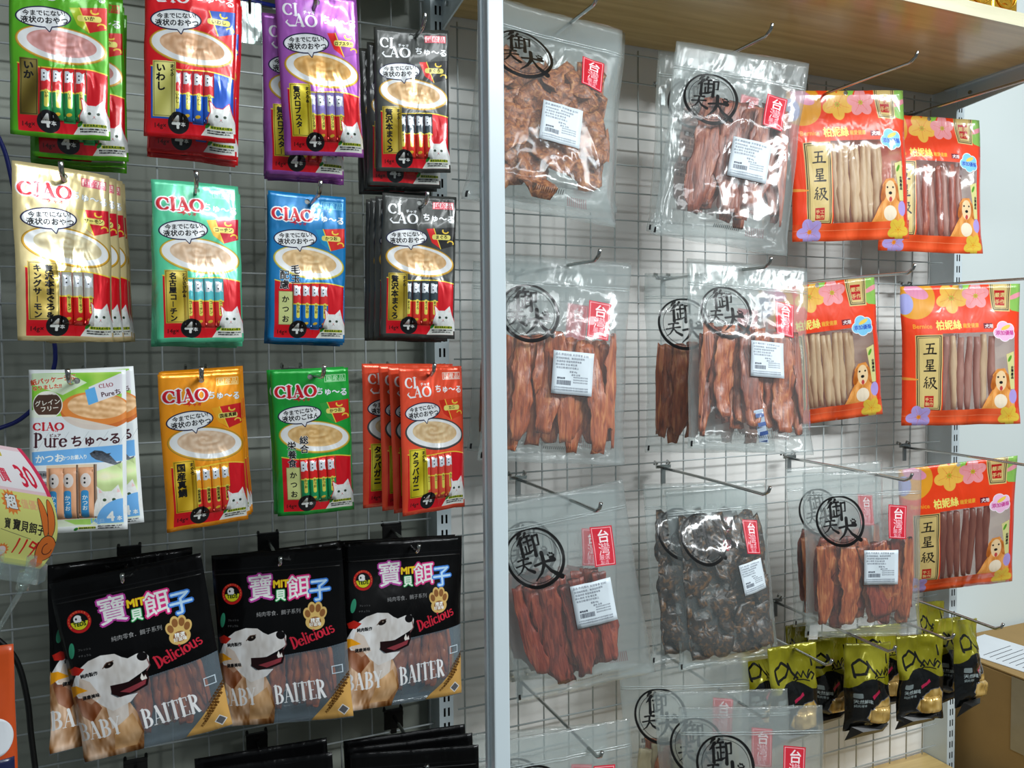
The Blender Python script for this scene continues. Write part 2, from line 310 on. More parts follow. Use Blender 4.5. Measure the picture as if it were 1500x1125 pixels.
# ------------------------------------------------------------------ artwork of the squeeze-treat pouches
WHT = (.93, .94, .93); BLK = (.07, .07, .08)
def swirl(c, seed=1, amp=.10):
    c = np.array(c, float)
    def f(X, Y):
        r = np.hypot((X - .5), (Y - .85) * 2.1); a = np.arctan2((Y - .85) * 2.1, X - .5)
        n = np.sin(r * 42 + a * 2.0 + 3 * vnoise(X * 9, Y * 14, seed)) * .5 + vnoise(X * 30, Y * 30, seed + 3) - .5
        return np.clip(c + (n * amp)[..., None] * np.array([.8, 1.0, 1.15]), 0, 1)
    return f
def cat(cv, x, y, s, out=(.85, .1, .2), eye=(.2, .25, .2)):
    """white sitting cat, x = centre, y = base, s = width"""
    P = np.array([(-.5, 0), (-.46, -.42), (-.36, -.66), (-.40, -1.02), (-.2, -.84), (.05, -.84), (.26, -1.05), (.36, -.68), (.46, -.42), (.52, 0)]) * s + np.array([x, y])
    from_ = []
    for i in range(len(P) - 1): 
        a, b = P[i], P[i + 1]; from_ += [a + (b - a) * t for t in (0, .5)]
    P = np.array(from_ + [P[-1]])
    if out: cv.strokes([(P, s * .05)], out)
    cv.fill(P, lambda X, Y: np.clip(np.array([.90, .91, .90]) + ((vnoise(X * 60, Y * 40, 5) - .5) * .06)[..., None], 0, 1))
    for e in (-.16, .12): cv.fill(ell(x + e * s, y - .55 * s, .055 * s, .05 * s), eye)
    for e in (-.33, .22): cv.fill(np.array([(x + e * s, y - .78 * s), (x + (e + .01) * s, y - .93 * s), (x + (e + .1) * s, y - .8 * s)]), (.95, .78, .78))
    cv.fill(np.array([(x - .05 * s, y - .46 * s), (x + .02 * s, y - .46 * s), (x - .015 * s, y - .42 * s)]), (.9, .45, .45))
    cv.strokes([([(x - .015 * s, y - .42 * s), (x - .07 * s, y - .37 * s)], .012 * s), ([(x - .015 * s, y - .42 * s), (x + .04 * s, y - .37 * s)], .012 * s)], (.6, .5, .5))
STX = [.36, .477, .594, .71]
def pouch_art(name, bgc, style='one', stamp=(.85, .1, .2), stampbg=None, corner=((.85, .08, .12), (.85, .08, .12)), cname='', puree=(.87, .75, .6), rim=(.85, .65, .2),
              lab=('',), labbg=(.82, .74, .28), sub='', st=(.85, .1, .15), sb=(.85, .1, .15), zone=(.83, .06, .12), bub='液状のおやつ', big='', shift=0.0, labcol=BLK):
    h = 1.94; cv = Cv(h, 380, bgc); V = lambda v: v * h
    cv.fill(np.array([(0, 0), (1, 0), (1, h), (0, h)]), lambda X, Y: np.clip(np.array(bgc) + ((vnoise(X * 5, Y * 4, 7) - .5) * .07)[..., None], 0, 1))
    # lower zone
    q = np.linspace(0, 1, 24); cy = V(.588) + .05 * q + .035 * np.sin(q * 2 * PI) * .6
    Z = np.concatenate([np.stack([.08 + q * .9, cy], 1), [(.98, V(.972)), (.08, V(.972))]])
    cv.fill(Z, zone)
    cv.rect(.08, V(.895), .98, V(.972), (.83, .06, .12))
    # the sticks in their window
    for i, x in enumerate(STX):
        w = .056; y0 = V(.60); y1 = V(.915) - (.02 if i % 2 else 0)
        cv.rect(x - w - .004, y0, x + w + .006, y1, tuple(c * .7 for c in sb)); cv.rect(x - w, y0, x + w, V(.745), st); cv.rect(x - w, V(.745), x + w, y1, sb)
        cv.rect(x - w, V(.742), x + w, V(.75), (.95, .85, .25))
        f = np.array([(-.9, -1), (-.1, -1.05), (.5, -.7), (1, -1), (.8, 0), (1, 1), (.4, .75), (-.1, 1.05), (-.9, 1)]) * np.array([.046, .066])
        cv.fill(f + np.array([x - .002, V(.655)]), (.86, .88, .9)); cv.fill(ell(x - .012, V(.645), .008, .009), BLK); cv.fill(ell(x - .012, V(.668), .008, .009), BLK)
        cv.rrect(x - .012, V(.735), x + .032, V(.84), .02, (.86, .82, .35)); cv.vtext(cname[:4] or 'まぐろ', x + .01, V(.745), .04, (.25, .2, .05), .01)
        cv.fill(ell(x, V(.875), .03, .018, -.3), (.9, .72, .2))
    cv.strokes([(np.stack([.08 + q * .9, cy], 1), .014)], (.93, .82, .25))
    # plate of puree
    a = .12 + shift
    cv.fill(ell(.52, V(.462), .465, .215, a), tuple(c * .75 for c in rim)); cv.fill(ell(.52, V(.461), .455, .205, a), rim); cv.fill(ell(.52, V(.459), .44, .192, a), (.92, .93, .93))
    cv.fill(ell(.525, V(.452), .355, .145, a), swirl(puree, 1)); cv.fill(ell(.55, V(.437), .13, .045, a), swirl(tuple(min(1, c * 1.06) for c in puree), 2, .16), .6)
    # sachet in the corner
    k0, k1 = corner; P = np.array([(.60, V(.235)), (.985, V(.215)), (.985, V(.345)), (.80, V(.375)), (.68, V(.33))])
    cv.fill(P, k1); cv.fill(np.array([(.60, V(.235)), (.70, V(.23)), (.80, V(.372)), (.68, V(.33))]), k0); cv.strokes([([(.70, V(.23)), (.80, V(.372))], .012)], (.93, .82, .25))
    cv.strokes([(_arc(.86, V(.245), .04, .03, 30, 200, 8), .02), (_arc(.93, V(.33), .04, .03, 200, 380, 8), .018)], (.93, .78, .25))
    cv.rrect(.68, V(.272), .93, V(.308), .03, (.90, .86, .45)); cv.text(cname or 'まぐろ', .805, V(.299), .055 if len(cname) < 5 else .24 / len(cname), (.2, .15, .05), .015, rot=-.06, al='c')
    # bubble
    bb = ell(.34, V(.305), .265, .108, -.06); tail = np.array([(.33, V(.345)), (.40, V(.385)), (.43, V(.345))])
    cv.fill(ell(.34, V(.305), .28, .122, -.06), (.12, .12, .25)); cv.strokes([(tail, .02)], (.12, .12, .25)); cv.fill(tail, (.93, .94, .95)); cv.fill(bb, (.93, .94, .95))
    cv.text('今までにない!', .345, V(.295), .068, BLK, .012, rot=-.1, al='c', sx=1.0); cv.text(bub, .35, V(.338), .08, BLK, .018, rot=-.07, al='c')
    # logo
    if style == 'one':
        lc = (.80, .07, .15); logo(cv, 'CIAO', .045, V(.184), .15, lc, sx=1.26, T=.23, t=.07, out=((.95, .95, .95), .016)); cv.strokes([(np.array([(.36, V(.172)), (.33, V(.196)), (.27, V(.2))]), [.01, .022, .006])], lc)
        cv.text('チャオ', .40, V(.212), .045, lc, .02, al='c', sx=1.3)
        cv.text('ちゅ～る', .555, V(.168), .108, (.88, .90, .92), .035, rot=.09, sx=.98, out=((.35, .38, .4), .06))
    else:
        logo(cv, 'CI', .08, V(.142), .14, (.92, .93, .94), sx=1.15); logo(cv, 'AO', .20, V(.205), .14, (.92, .93, .94), sx=1.25); cv.strokes([(np.array([(.22, V(.203)), (.15, V(.205)), (.11, V(.185)), (.13, V(.172))]), [.02, .022, .018, .01])], (.92, .93, .94))
        cv.text('チャオ', .39, V(.128), .05, (.92, .93, .94), .02, al='c'); cv.text('ちゅ～る', .54, V(.172), .110, (.93, .94, .95), .035, rot=.06)
    if stamp:
        if stampbg: cv.rect(.68, V(.042), .96, V(.092), stampbg)
        cv.frame(.68, V(.042), .96, V(.092), .008, stamp); cv.text('国産品', .82, V(.083), .082, stamp, .008, al='c')
    # name column
    if big:
        cv.rect(.13, V(.66), .31, V(.885), (.80, .83, .55)); cv.frame(.13, V(.66), .31, V(.885), .006, (.5, .5, .3))
        if len(big) == 4: cv.vtext(big[:2], .34, V(.48), .125, BLK, .02, out=((.95, .95, .95), .07)); cv.vtext(big[2:], .20, V(.52), .125, BLK, .02, out=((.95, .95, .95), .07)); 
        else: cv.vtext(big[:2], .37, V(.45), .115, BLK, .02, out=((.95, .95, .95), .07)); cv.vtext(big[2:], .21, V(.485), .115, BLK, .02, out=((.95, .95, .95), .07))
        cv.vtext(lab[0], .215, V(.675), .095, BLK, .02, lead=1.35)
    else:
        x0 = .10; x1 = .10 + .105 * len(lab) + (.09 if sub else .02) + .06
        g = np.array(labbg); cv.fill(np.array([(x0, V(.555)), (x1, V(.555)), (x1, V(.885)), (x0, V(.885))]), lambda X, Y: np.clip(g + (np.sin((X * 2 + Y) * 9) * .10)[..., None], 0, 1))
        cv.frame(x0 + .012, V(.561), x1 - .012, V(.879), .005, tuple(c * .3 for c in labbg))
        for i, t in enumerate(lab):
            sz = min(.105, .59 / len(t)); cv.vtext(t, x0 + .085 + .115 * (len(lab) - 1 - i), V(.572), sz, labcol, .045)
        if sub: cv.vtext(sub, x1 - .045, V(.572), .05, labcol, .02)
    cat(cv, .85, V(.945), .32)
    cv.fill(np.array([(.62, V(.972)), (.68, V(.925)), (.98, V(.925)), (.98, V(.972))]), (.88, .89, .86))
    cv.rect(.72, V(.912), .965, V(.929), (.88, .86, .2)); cv.text('緑茶消臭成分配合', .73, V(.926), .03, (.15, .3, .05), .01)
    cv.fill(ell(.695, V(.915), .035, .018, -.8), (.15, .5, .15))
    cv.text('緑茶エキスは消臭に配慮しています', .69, V(.944), .0175, BLK, .01); cv.text('お茶由来の原料を使用しました。', .69, V(.957), .0175, BLK, .01)
    cv.fill(ell(.38, V(.915), .115, .115), (.08, .08, .09)); cv.text('4', .352, V(.942), .18, WHT, .045, al='c'); cv.text('本', .43, V(.93), .055, WHT, .01, al='c')
    cv.text('14g×', .175, V(.945), .07, (.35, .03, .05), .02, al='c')
    for k in range(9): cv.rect(0, V(.978) + k * .0045, 1, V(.978) + k * .0045 + .002, tuple(c * .82 for c in bgc))
    cv.hole(ell(.5, V(.05), .035, .035, 0, 24)); return cv.image(name)
def paper_art(name):
    h = 1.85; cv = Cv(h, 400, (.90, .92, .92)); kx, ky = 1 / 640, 1.85 / 1065; g = lambda x, y: ((x - 40) * kx, (y - 35) * ky)
    P = lambda *a: np.array([g(*p) for p in a])
    def leafy(X, Y): return np.clip(np.array([.55, .78, .25]) + ((vnoise(X * 7, Y * 7, 3) - .5) * .35)[..., None] * np.array([1, .5, .8]), 0, 1)
    cv.fill(P((60, 60), (650, 50), (650, 330), (55, 340)), leafy); cv.fill(P((60, 60), (300, 60), (420, 120), (260, 200), (60, 130)), (.90, .93, .90), .8)
    cv.fill(ell(.07, .5, .12, .06, -.5), (.88, .92, .85))
    cv.fill(ell(*g(480, 310), .37, .21, .05), (.80, .42, .16)); cv.fill(ell(*g(480, 290), .365, .19, .05), (.88, .52, .22)); cv.fill(ell(*g(490, 275), .31, .145, .05), swirl((.90, .72, .52), 4, .12))
    cv.fill(P((430, 150), (640, 60), (655, 60), (655, 190), (440, 265)), (.88, .88, .9)); cv.fill(P((405, 170), (470, 148), (495, 245), (430, 268)), (.35, .66, .88))
    logo(cv, 'CIAO', *g(500, 158), .045, (.6, .3, .35), sx=1.2, rot=-.15); cv.text('Pureち', *g(515, 215), .075, (.25, .1, .15), .01, rot=-.17)
    cv.text('紙パッケージに', *g(52, 135), .068, (.78, .25, .08), .03, rot=-.16, out=((.93, .94, .93), .07)); cv.text('なりました!!', *g(62, 170), .055, (.78, .25, .08), .03, rot=-.12, out=((.93, .94, .93), .07))
    cv.fill(ell(*g(160, 262), .155, .155), (.93, .93, .9)); cv.fill(ell(*g(160, 262), .145, .145), (.30, .20, .15)); cv.rect(0.03, .28, .35, .325, (.93, .94, .9)) if 0 else None
    for q0 in (1.28, .28): cv.fill(ell(*g(160, 262), .145, .145, 0, 20, q0 * PI, (q0 + .44) * PI), (.93, .93, .88))
    cv.text('グレイン', *g(160, 262), .066, (.95, .95, .9), .015, rot=-.12, al='c'); cv.text('フリー', *g(172, 300), .064, (.95, .95, .9), .015, rot=-.12, al='c')
    cv.text('穀物不使用', *g(150, 212), .03, (.3, .2, .15), .01, al='c', rot=-.1)
    cv.fill(P((45, 345), (300, 340), (650, 420), (655, 560), (50, 560)), (.86, .89, .90), .8)
    for k in range(5): cv.strokes([(P((90 + 130 * k, 560), (170 + 130 * k, 440)), .004)], (.7, .74, .76))
    logo(cv, 'CIAO', *g(62, 428), .085, (.75, .08, .15), sx=1.35, T=.22); cv.text('チャオ', *g(210, 437), .02, (.75, .08, .15), .01, al='c')
    logo(cv, 'Pure', *g(68, 538), .16, (.24, .08, .12), sx=.9, T=.16); cv.text('ちゅ～る', *g(310, 535), .14, (.24, .08, .12), .03, rot=-.06, sx=.95); cv.text('ピュア', *g(208, 470), .04, (.24, .08, .12), .02, al='c')
    cv.fill(P((55, 568), (655, 532), (655, 640), (58, 655)), (.42, .68, .90)); cv.text('かつお', *g(78, 635), .10, WHT, .03, rot=-.04); cv.text('かつお節入り', *g(255, 622), .055, WHT, .02, rot=-.04, sx=.8)
    fish = P((438, 585), (470, 565), (520, 570), (575, 600), (620, 650), (650, 640), (640, 665), (648, 695), (615, 668), (560, 650), (480, 625), (450, 605))
    cv.fill(fish, lambda X, Y: np.clip(np.array([.25, .28, .32]) + ((Y - .98) * 1.5)[..., None] + ((vnoise(X * 50, Y * 90, 2) - .5) * .15)[..., None], 0, 1)); cv.fill(P((530, 590), (580, 585), (560, 605)), (.2, .22, .25)); cv.fill(ell(*g(468, 580), .012, .012), BLK)
    for i, t in enumerate(('着色料', '保存料', '発色剤', '無添加')):
        x, y = g(70, 690 + i * 68); cv.rrect(x, y, x + .14, y + .085, .03, (.55, .56, .58)); cv.text(t, x + .07, y + .06, .042, (.2, .2, .22), .01, al='c')
    cv.rect(*g(178, 655), *g(487, 1010), (.62, .52, .44))
    for i, x in enumerate((205, 300, 415)):
        xx, y0 = g(x, 655); w = .08; y1 = g(0, 1010)[1]
        cv.fill(np.array([(xx - w, y0), (xx + w, y0), (xx + w, y1), (xx - w, y1)]), lambda X, Y: np.clip(np.array([.84, .62, .47]) + ((vnoise(X * 30, Y * 8, 9) - .5) * .08)[..., None], 0, 1))
        cv.rect(xx - w, y0, xx + w, y0 + .03, (.9, .82, .7)); cv.fill(ell(xx, g(0, 755)[1], .055, .08), (.85, .82, .80)); cv.fill(ell(xx - .01, g(0, 742)[1], .011, .012), BLK); cv.fill(ell(xx - .01, g(0, 770)[1], .011, .012), BLK)
        cv.rrect(xx - .05, g(0, 820)[1], xx + .03, g(0, 1005)[1], .03, (.2, .55, .78)); cv.vtext('かつお', xx - .01, g(0, 850)[1], .06, WHT, .01)
        cv.rect(xx + w, y0, xx + w + .012, y1, (.3, .24, .2))
    cv.fill(P((487, 700), (655, 650), (655, 880), (487, 820)), lambda X, Y: np.clip(np.array([.78, .88, .55]) + ((vnoise(X * 9, Y * 9, 3) - .3) * .4)[..., None], 0, 1), .8); cat(cv, *g(570, 1000), .34, None, (.2, .3, .2))
    cv.fill(P((50, 1015), (655, 1010), (655, 1060), (50, 1060)), (.88, .92, .82)); cv.fill(P((260, 1015), (480, 1015), (430, 1055), (330, 1050)), (.6, .82, .3), .8)
    cv.fill(np.concatenate([ell(*g(655, 1050), .28, .28, 0, 16, PI, 1.5 * PI), [g(655, 1050)]]), (.42, .68, .90)); cv.text('4', *g(570, 1035), .16, WHT, .04, al='c'); cv.text('本', *g(628, 1032), .06, WHT, .02, al='c')
    cv.text('14g×', *g(430, 1045), .075, (.42, .68, .90), .03, out=(WHT, .07)); cv.fill(ell(*g(335, 1082), .025, .015, -.5), (.15, .5, .15)); cv.rect(*g(350, 1068), *g(465, 1084), (.85, .85, .3)); cv.text('緑茶消臭成分配合', *g(355, 1082), .022, (.2, .3, .1), .01)
    cv.text('緑茶エキスは消臭に配慮しています', *g(480, 1072), .016, BLK, .005); cv.text('お茶由来の原料を使用しました。', *g(480, 1085), .016, BLK, .005)
    cv.hole(ell(*g(352, 108), .035, .035, 0, 24)); return cv.image(name)
# ------------------------------------------------------------------ artwork of the black dog treat bags
def black_art(name):
    h = 1.297; cv = Cv(h, 560, (.03, .03, .035))
    def g(x, y):
        xl = 15 + (y - 140) * .118; u = (x - xl) / (655 - xl); top = 140 - (x - 15) * .094; bot = 945 - (x - 110) * .1; return u, (y - top) / (bot - top) * h
    P = lambda *a: np.array([g(*p) for p in a])
    cv.rect(0, .115, 1, .12, (.1, .1, .11)); cv.rect(0, .14, 1, .143, (.08, .08, .09))
    win = P((30, 650), (385, 590), (655, 535), (655, 895), (110, 950), (60, 800)); cv.hole(win, .12)
    cv.A[..., :3][cv.A[..., 3] < .9] = (.45, .58, .68)
    # body and head of the dog
    fur = lambda c, k=.25, sd=1: (lambda X, Y: np.clip(np.array(c) + ((vnoise(X * 16, Y * 7, sd) + .5 * vnoise(X * 60, Y * 22, sd + 1) - .75) * k)[..., None] * np.array([1, 1.15, 1.3]), 0, 1))
    body = P((70, 590), (95, 660), (230, 660), (290, 680), (318, 740), (335, 830), (322, 925), (112, 940), (80, 800))
    cv.fill(body, fur((.72, .56, .42), .5)); cv.fill(P((80, 640), (140, 620), (190, 700), (150, 760), (110, 730)), fur((.52, .30, .20), .35, 4), .8); cv.fill(P((200, 660), (290, 680), (285, 760), (220, 800)), fur((.84, .82, .80), .15, 6), .85)
    cv.fill(P((230, 800), (300, 740), (330, 830), (300, 900), (220, 905)), fur((.80, .62, .42), .2, 8), .8)
    head = P((72, 610), (90, 560), (112, 520), (150, 488), (200, 469), (255, 470), (282, 488), (305, 497), (340, 482), (372, 478), (388, 500), (386, 545), (350, 570), (300, 600), (235, 612), (228, 645), (252, 664), (330, 655), (300, 690), (230, 720), (190, 690), (150, 650), (100, 650))
    cv.fill(head, fur((.84, .83, .82), .12, 3)); cv.fill(P((110, 560), (150, 580), (190, 650), (150, 680), (100, 640)), fur((.78, .66, .56), .2, 5), .5)
    cv.fill(P((228, 608), (300, 602), (345, 585), (376, 562), (378, 600), (370, 628), (322, 650), (262, 664), (232, 645)), (.12, .05, .06)); cv.fill(P((262, 640), (330, 615), (368, 600), (362, 622), (300, 650)), (.55, .22, .25)); cv.fill(P((345, 592), (352, 570), (360, 590), (366, 578), (372, 598), (350, 604)), (.9, .88, .85))
    cv.fill(ell(*g(362, 497), .035, .03, .4), (.06, .05, .06)); cv.strokes([(P((380, 510), (388, 540), (374, 562)), .008)], (.5, .35, .35))
    cv.fill(ell(*g(229, 515), .034, .02, -.3), (.08, .05, .04)); cv.fill(ell(*g(232, 512), .008, .006), (.5, .45, .4)); cv.strokes([(P((205, 528), (222, 505), (248, 500)), .006)], (.35, .25, .2))
    # leaf, petals
    cv.fill(ell(*g(86, 440), .02, .055, .2), (.2, .55, .42)); cv.fill(P((68, 525), (95, 508), (132, 522), (108, 548), (78, 548)), (.72, .14, .1)); cv.fill(P((72, 600), (95, 595), (140, 618), (100, 630), (78, 650)), (.92, .62, .1))
    for x, y, t in ((112, 443, 'フレッシュ'), (112, 470, 'ナチュラル')): cv.text(t, *g(x, y), .018, (.6, .6, .6), .0)
    cv.text('純肉製作', *g(115, 562), .03, BLK, .02, rot=-.06); cv.text('健康美味', *g(118, 658), .03, BLK, .02, rot=-.05)
    # logo
    for ch, x, y, s_, o, c in (('寶', 262, 330, .20, (.72, .25, .62), WHT), ('餌', 442, 322, .185, (.86, .2, .5), WHT), ('子', 540, 328, .17, (.25, .5, .85), (.75, .88, .98))):
        cv.text(ch, *g(x, y), s_, WHT, .012, al='c', out=(o, .10), rot=-.05)
        cv.text(ch, *g(x, y), s_, c, .012, al='c', rot=-.05)
    cv.text('MIT', *g(355, 282), .075, (.95, .85, .15), .05, al='c', out=((.75, .3, .1), .09)); cv.text('貝', *g(355, 338), .085, (.92, .98, .92), .04, al='c', out=((.15, .6, .3), .14))
    # emblem
    x, y = g(125, 318); cv.fill(ell(x, y, .078, .078), (.72, .12, .12)); cv.fill(ell(x, y, .058, .058), (.06, .06, .06)); cv.fill(ell(x, y, .056, .056, 0, 20, 0, PI), (.82, .80, .15)); cv.fill(ell(x - .008, y - .018, .028, .028), (.9, .9, .9)); cv.fill(ell(x - .018, y - .02, .006, .008), BLK); cv.fill(ell(x + .028, y - .014, .012, .022, -.3), BLK)
    cv.text('TEDS', x, y + .03, .036, (.1, .2, .08), .03, al='c')
    for k in range(15): q = math.radians(150 + 16 * k); cv.text('BEST CHOICE PET'[k], x + .068 * math.cos(q), y + .068 * math.sin(q) + .004, .016, (.95, .8, .4), .0, al='c')
    cv.text('純肉零食．餌子系列', *g(350, 405), .038, (.75, .75, .75), .0, al='c', rot=-.02)
    # paw
    x, y = g(520, 410); T_ = (.84, .70, .42)
    toes = ((-.055, -.025, .026, .036, -.3), (-.022, -.06, .026, .038, -.1), (.024, -.058, .026, .038, .1), (.056, -.022, .026, .036, .3))
    for k in (0, 1):
        gcol = T_ if k == 0 else (.55, .36, .2); sc = 1.25 if k == 0 else .78
        for a, b, c, d, e in toes: cv.fill(ell(x + a, y + b, c * sc, d * sc, e), gcol)
        cv.fill(ell(x, y + .038, .058 * sc, .048 * sc), gcol)
    cv.text('精選', x, y + .04, .035, WHT, .02, al='c'); cv.text('好滋味', x, y + .068, .03, WHT, .02, al='c')
    logo(cv, 'Delicious', *g(418, 562), .088, (.80, .16, .24), sx=.86, rot=-.30, bend=.0, T=.2)
    # window print, corner, name
    cv.frame(*g(585, 640), g(585, 640)[0] + .08, g(585, 640)[1] + .06, .006, (.8, .85, .88))
    cv.fill(P((655, 692), (655, 885), (478, 905)), (.80, .62, .34))
    x, y = g(618, 850); cv.fill(np.array([(x, y - .045), (x + .045, y), (x, y + .045), (x - .045, y)]), (.85, .85, .85)); cv.fill(np.array([(x, y - .036), (x + .036, y), (x, y + .036), (x - .036, y)]), (.35, .35, .36))
    for k in range(4): a = g(545 + k * 16, 868 - k * 36); cv.text('天然健康美味寵物零食', a[0], a[1], .022, (.3, .18, .05), .01, rot=-.8)
    logo(cv, 'BABY', *g(98, 842), .125, (.90, .90, .90), sx=.80, rot=-.03, T=.17, t=.045); logo(cv, 'BAITER', *g(338, 818), .135, (.93, .93, .93), sx=.74, rot=-.06, T=.17, t=.045)
    return cv.image(name)
# ------------------------------------------------------------------ artwork of the clear zip bags, their price stickers, the red bags and the olive pouches
def zip_art(name, bars=True):
    h = 1.4; cv = Cv(h, 520, (.06, .05, .05), 0.0); c = (.06, .05, .05)
    x, y, r = .295, .40, .195
    cv.strokes([(ell(x, y, r, r, 0, 60), .020 + .006 * np.sin(np.linspace(0, 7, 60)))], c); cv.strokes([(ell(x + .004, y + .002, r * .86, r * .86, 0, 60), .004)], c)
    brush(cv, '御', .19, .215, .175, c, sx=.95, bold=1.25); brush(cv, '天', .145, .38, .125, c, bold=1.25); brush(cv, '犬', .265, .372, .18, c, bold=1.25)
    X = .715; k = (.83, .10, .20)
    q = lambda x_, y_: (X + x_ * 1.25, .28 + y_ * 1.22); Q = lambda *p: np.array([q(*t) for t in p])
    cv.fill(Q((0, 0), (.125, .015), (.105, .23), (-.02, .215)), k, .95); cv.strokes([(Q((.008, .01), (.115, .023), (.097, .22), (-.01, .207), (.008, .01)), .004)], (.98, .85, .85))
    for t, x_, y_, z_, o_ in (('台', .058, .09, .092, .02), ('灣', .050, .157, .088, .004), ('嚴選', .045, .186, .040, .0), ('製造', .042, .212, .032, .0)): cv.text(t, *q(x_, y_), z_, (.98, .93, .93), o_, rot=.1, al='c')
    for k_ in range(14): cv.rect(.42 + k_ * .014, 1.285, .427 + k_ * .014, 1.305, (.2, .2, .2), .7)
    cv.rect(.02, 1.345, .035, 1.385, BLK)
    return cv.image(name)
def zipback_art(name):
    cv = Cv(1.4, 420, (.06, .05, .05), 0.0)
    for j, yy in enumerate((.62, .80)):
        cv.rect(.14, yy, .36, yy + .035, (.1, .1, .1), .75); cv.text('產品標示' if j == 0 else '注意事項', .15, yy + .03, .034, (.85, .85, .85), .01)
        for k in range(3): cv.text('請置於陰涼處保存開封後請儘速食用', .12, yy + .075 + k * .035, .026, (.12, .12, .12), .0)
    for k in range(10): cv.rect(.70 + k * .014, 1.22, .707 + k * .014, 1.29, (.5, .1, .15), .6)
    return cv.image(name)
def sticker_art(name, seed=0):
    rnd = random.Random(seed); cv = Cv(1.02, 200, (.86, .90, .93)); g = (.22, .25, .30)
    names = ['品名:雞柳肉片 天然零食 $150', '品名:鮮蝦肉條 天然零食 $180', '品名:牛肉厚片 天然零食 $200', '品名:鴨肉薄片 天然零食 $160']
    cv.text(names[seed % 4], .05, .10, .064, g, .004, rot=.02); 
    for i, t in enumerate(('天然純肉製成，無添加防腐劑', '低溫烘焙 保留肉質原味香', '成分:鮮肉 甘油 維生素', '有效日期:標示於包裝上')): cv.text(t, .07 + .02 * (i % 2), .19 + i * .075, .054, g, .0)
    for i, t in enumerate(('重量 80g', '產地 台灣')): cv.text(t, .42 + .05 * i, .50 + i * .07, .05, g, .0)
    x = .12
    cv.text('產地台灣', .12, .66, .05, g, .006)
    while x < .46:
        w = rnd.choice((.006, .01, .014)); cv.rect(x, .69, x + w, .80, g); x += w + rnd.choice((.006, .01))
    for i in range(3): cv.text('電話與地址標示於背面', .52, .62 + i * .06, .036, g, .0)
    for i in range(2): cv.text('公司地址與服務電話請參考包裝背面標示說明', .06, .88 + i * .055, .042, g, .0)
    return cv.image(name)
def flower(cv, x, y, r, c, cc=(.7, .75, .2), rot=0.0, a=1.0, line=(.85, .3, .15)):
    for k in range(5):
        q = rot + k * 2 * PI / 5; cv.fill(ell(x + .56 * r * math.cos(q), y + .56 * r * math.sin(q), .50 * r, .42 * r, q), c, a)
        cv.strokes([([(x + .15 * r * math.cos(q), y + .15 * r * math.sin(q)), (x + .8 * r * math.cos(q), y + .8 * r * math.sin(q))], r * .03)], line, .4)
    cv.fill(ell(x, y, .17 * r, .17 * r), cc, a)
    for k in range(8): q = k * PI / 4; cv.strokes([([(x, y), (x + .3 * r * math.cos(q), y + .3 * r * math.sin(q))], r * .025)], line, .7)
